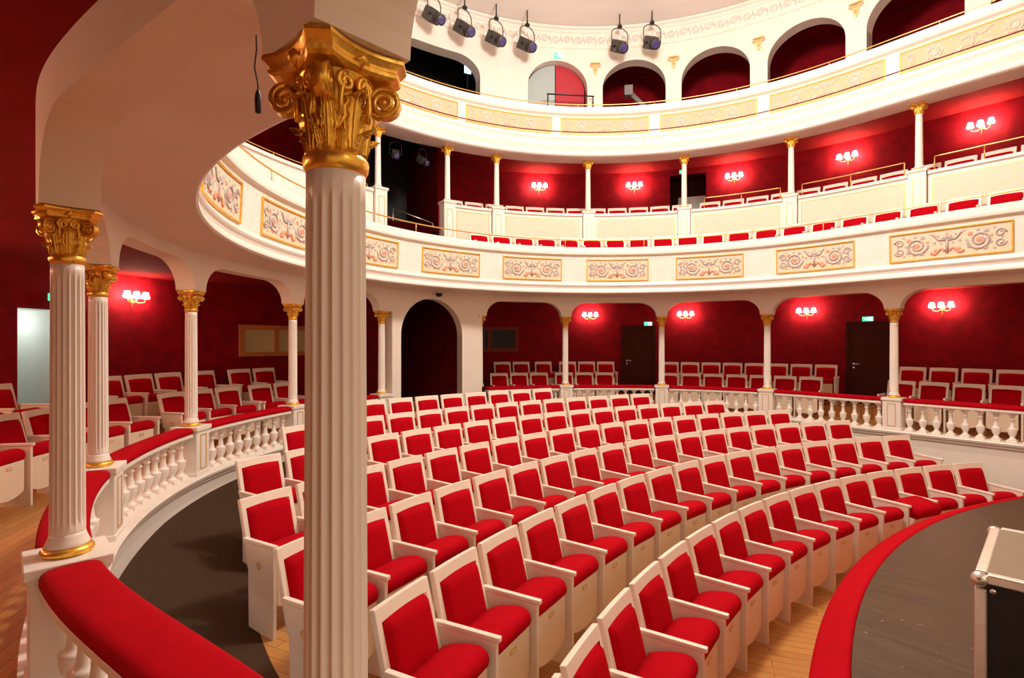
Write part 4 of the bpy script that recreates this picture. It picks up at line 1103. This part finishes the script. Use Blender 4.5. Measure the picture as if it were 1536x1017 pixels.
# thin handrail in the bay
q0 = Vector((CX + 6.6 * cos(rad(130)), CY + 6.6 * sin(rad(130)), B1F2 + .012)); q1 = Vector((CX + 6.2 * cos(rad(123.6)), CY + 6.2 * sin(rad(123.6)), B1F2 + .012))
t = thing('stair_rail', 'thin pale metal stair rail inside the black technical bay', 'rail', q0)
mb = MB(); mb.tube([q0 + Vector((0, 0, .42)), q1 + Vector((0, 0, .14))], .010, 6); part('handrail', mb, M['steel'], t)
for q, h in ((q0, .42), (q1, .14)): mb = MB(); mb.tube([q, q + Vector((0, 0, h))], .009, 6); part('post', mb, M['steel'], t)
# leaning spotlight in the first dark arch
u = ARC[2][0]; p, n = U62.at(u); rz = atan2(n.y, n.x) - pi / 2
t = thing('followspot', 'grey follow spot leaning on its stand in the first dark upper arch', 'spotlight', (p.x + n.x * .75 + n.y * .12, p.y + n.y * .75 - n.x * .12, 6.152), rz)
mb = MB(); mb.tube([(.30, 0, .95), (-.14, 0, 1.42)], .06, 10); obj('barrel', mb.mesh('barrel', M['fgrey']), t)
mb = MB(); mb.box(-.30, -.10, -.10, .10, 1.36, 1.60); obj('lamp_house', mb.mesh('lamp_house', M['fgrey'], .01, 2), t)
mb = MB(); mb.tube([(.05, 0, .0), (.05, 0, 1.16)], .025, 8); obj('pole', mb.mesh('pole', M['blackmetal']), t)
for k in range(3): a = 2 * pi * k / 3; mb = MB(); mb.tube([(.05, 0, .35), (.05 + .32 * cos(a), .32 * sin(a), .015)], .014, 6); obj('leg', mb.mesh('leg', M['blackmetal']), t)
# blue monitor in the control room
p, n = U62.at(ARC[0][0] + .86); rz = atan2(n.y, n.x) - pi / 2
t = thing('monitor', 'small glowing blue monitor in the black upper control room', 'monitor', (p.x + n.x * .42, p.y + n.y * .42, 6.75), rz)
mb = MB(); mb.box(-.09, .09, 0, .03, .86, 1.12); obj('bezel', mb.mesh('bezel', M['blackmetal']), t)
mb = MB(); mb.box(-.078, .078, -.004, -.001, .88, 1.10); obj('screen', mb.mesh('screen', M['screen']), t)
mb = MB(); mb.tube([(0, .015, -.57), (0, .015, .86)], .02, 8); obj('stand', mb.mesh('stand', M['blackmetal']), t)

# camera dome, loudspeakers, detectors
p, n = RING.at(RING.find(127.6)); mb = MB()
t = thing('dome_camera', 'black dome camera above the dark arched entrance', 'camera', (p.x - n.x * .20, p.y - n.y * .20, SOF))
mb = MB(); mb.lathe([(.07, -.03), (.075, -.025), (.075, -.001)], 20); obj('mount', mb.mesh('mount', M['white']), t)
mb = MB(); mb.lathe([(.012, -.105), (.04, -.095), (.06, -.07), (.066, -.031)], 20); obj('dome', mb.mesh('dome', M['blackmetal']), t)
def speaker(th, z, label):
    p, n = WALL.at(WALL.find(th)); t = thing('loudspeaker', label, 'loudspeaker', (p.x - n.x * .003, p.y - n.y * .003, z), atan2(n.y, n.x) - pi / 2)
    mb = MB(); mb.box(-.10, .10, -.20, -.02, -.15, .15); obj('cabinet', mb.mesh('cabinet', M['blackmetal'], .008, 2), t)
    mb = MB(); mb.box(-.03, .03, -.02, 0, -.05, .05); obj('wall_bracket', mb.mesh('wall_bracket', M['blackmetal']), t)
    mb = MB(); mb.lathe([(.07, 0), (.06, .006), (.02, .002)], 16, T=Tr(0, -.201, -.04) @ Matrix.Rotation(pi / 2, 4, 'X')); obj('driver', mb.mesh('driver', M['dark']), t)
speaker(118.4, 5.62, 'small black wall loudspeaker just right of the black technical bay'); speaker(152.5, 5.55, 'small black wall loudspeaker seen left of the big gold capital')
for (u, lb) in ((ARC[2][0] + .55, 'small white detector on the ceiling near the top edge'),):
    p, n = U57.at(u); mb = MB(); mb.lathe([(.03, -.06), (.055, -.05), (.06, -.01), (.06, .0)], 16); single('smoke_detector', mb.mesh('smoke_detector', M['white']), lb, 'detector', (p.x - n.x * .75, p.y - n.y * .75, 8.872))

# pull cord beside the big capital
q = Vector((-.742, 1.545, 0)); zt = ARCH + .0; mb = MB()
t = thing('pull_cord', 'thin dark pull cord with black tassel hanging left of the big capital', 'cord', (q.x, q.y, 2.30))
mb = MB(); mb.tube([(0, 0, SOF - 2.3), (.0, .0, .16), (.002, 0, .10), (-.004, 0, .05), (.006, 0, 0), (.006, 0, -.02)], .0022, 6); obj('cord', mb.mesh('cord', M['blackmetal']), t)
mb = MB(); mb.lathe([(.003, -.085), (.008, -.083), (.0095, -.05), (.008, -.03), (.004, -.018), (.002, -.014)], 12, T=Tr(.006, 0, 0)); obj('tassel', mb.mesh('tassel', M['blackmetal']), t)

# ------------------------------------------------------------------ flight case on the stage
fx, fy, fh = 1.655, 1.91, .73
ex = Vector((.70, -.715)).normalized(); ey = Vector((ex.y * -1, ex.x)); ang = atan2(ex.y, ex.x)
t = thing('flight_case', 'black flight case with aluminium edges standing on the stage', 'case', (fx, fy, .001), ang)
L_, D_ = 1.05, .70
mb = MB(); mb.box(.012, L_ - .012, .012, D_ - .012, .03, fh - .02); obj('body', mb.mesh('body', M['case']), t)
mb = MB(); mb.box(.03, L_ - .03, .03, D_ - .03, fh - .02, fh - .004); obj('lid', mb.mesh('lid', M['lid']), t, label='grey-brown lid panel')
e = .034
def edge(x0, x1, y0, y1, z0, z1):
    mb = MB(); mb.box(x0, x1, y0, y1, z0, z1); obj('edge_profile', mb.mesh('edge_profile', M['alu'], .005, 2), t)
for y in (0, D_ - e): edge(e, L_ - e, y, y + e, fh - e, fh); edge(e, L_ - e, y, y + e, .02, .02 + e)
for x in (0, L_ - e): edge(x, x + e, e, D_ - e, fh - e, fh); edge(x, x + e, e, D_ - e, .02, .02 + e)
for x in (0, L_ - e):
    for y in (0, D_ - e): edge(x, x + e, y, y + e, .055, fh - .055)
for x in (.014, L_ - .014):
    for y in (.014, D_ - .014):
        for z in (.032, fh - .026):
            mb = MB(); mb.lathe([(.001, -.027), (.016, -.023), (.025, -.011), (.027, 0), (.025, .011), (.016, .023), (.001, .027)], 16, T=Tr(x, y, z)); obj('corner_ball', mb.mesh('corner_ball', M['steel']), t)
for x in (.05, L_ - .05):
    mb = MB(); mb.tube([(x, -.003, fh - .055), (x, .004, fh - .055)], .009, 12); obj('rivet_plate', mb.mesh('rivet_plate', M['steel']), t)

# ------------------------------------------------------------------ light
WARM = (1, .87, .76)
ch = point((CX + DX * .3, CY + DY * .3, 6.9), 980, WARM, .5); ch.name = 'chandelier_light'
def area(loc, tgt, power, size, col=WARM):
    l = bpy.data.lights.new('fill_light', 'AREA'); l.energy = power; l.color = col; l.size = size; l.shape = 'DISK'
    o = bpy.data.objects.new('fill_light', l); COL.objects.link(o); o.location = loc
    o.rotation_euler = (Vector(tgt) - Vector(loc)).to_track_quat('-Z', 'Y').to_euler(); return o
point(WALL.q((sDoor[0] + sDoor[1]) / 2, .6, 1.82), 3.2, (.95, 1, .93), .15)
area((4.2, -2.6, 4.2), (.6, 4.5, .6), 45, 3.0)  # unseen fill lamp added to lift the near columns, soffit and seats
w = bpy.data.worlds.new('world'); S.world = w; w.use_nodes = True
w.node_tree.nodes['Background'].inputs[0].default_value = (1, .58, .32, 1); w.node_tree.nodes['Background'].inputs[1].default_value = .55

# ------------------------------------------------------------------ camera and view
cam = bpy.data.cameras.new('camera'); co = bpy.data.objects.new('camera', cam); COL.objects.link(co)
co.location = (0, 0, EYE); co.rotation_euler = (pi / 2, 0, 0)
cam.sensor_width = 36; cam.lens = 800 / 1536 * 36; cam.shift_y = 6 / 1536; cam.clip_start = .05
S.camera = co
vs = S.view_settings; vs.view_transform = 'Standard'; vs.look = 'None'; vs.gamma = 1; vs.use_curve_mapping = False; vs.exposure = .42
S.cycles.max_bounces = 8; S.cycles.diffuse_bounces = 5; S.cycles.use_denoising = True
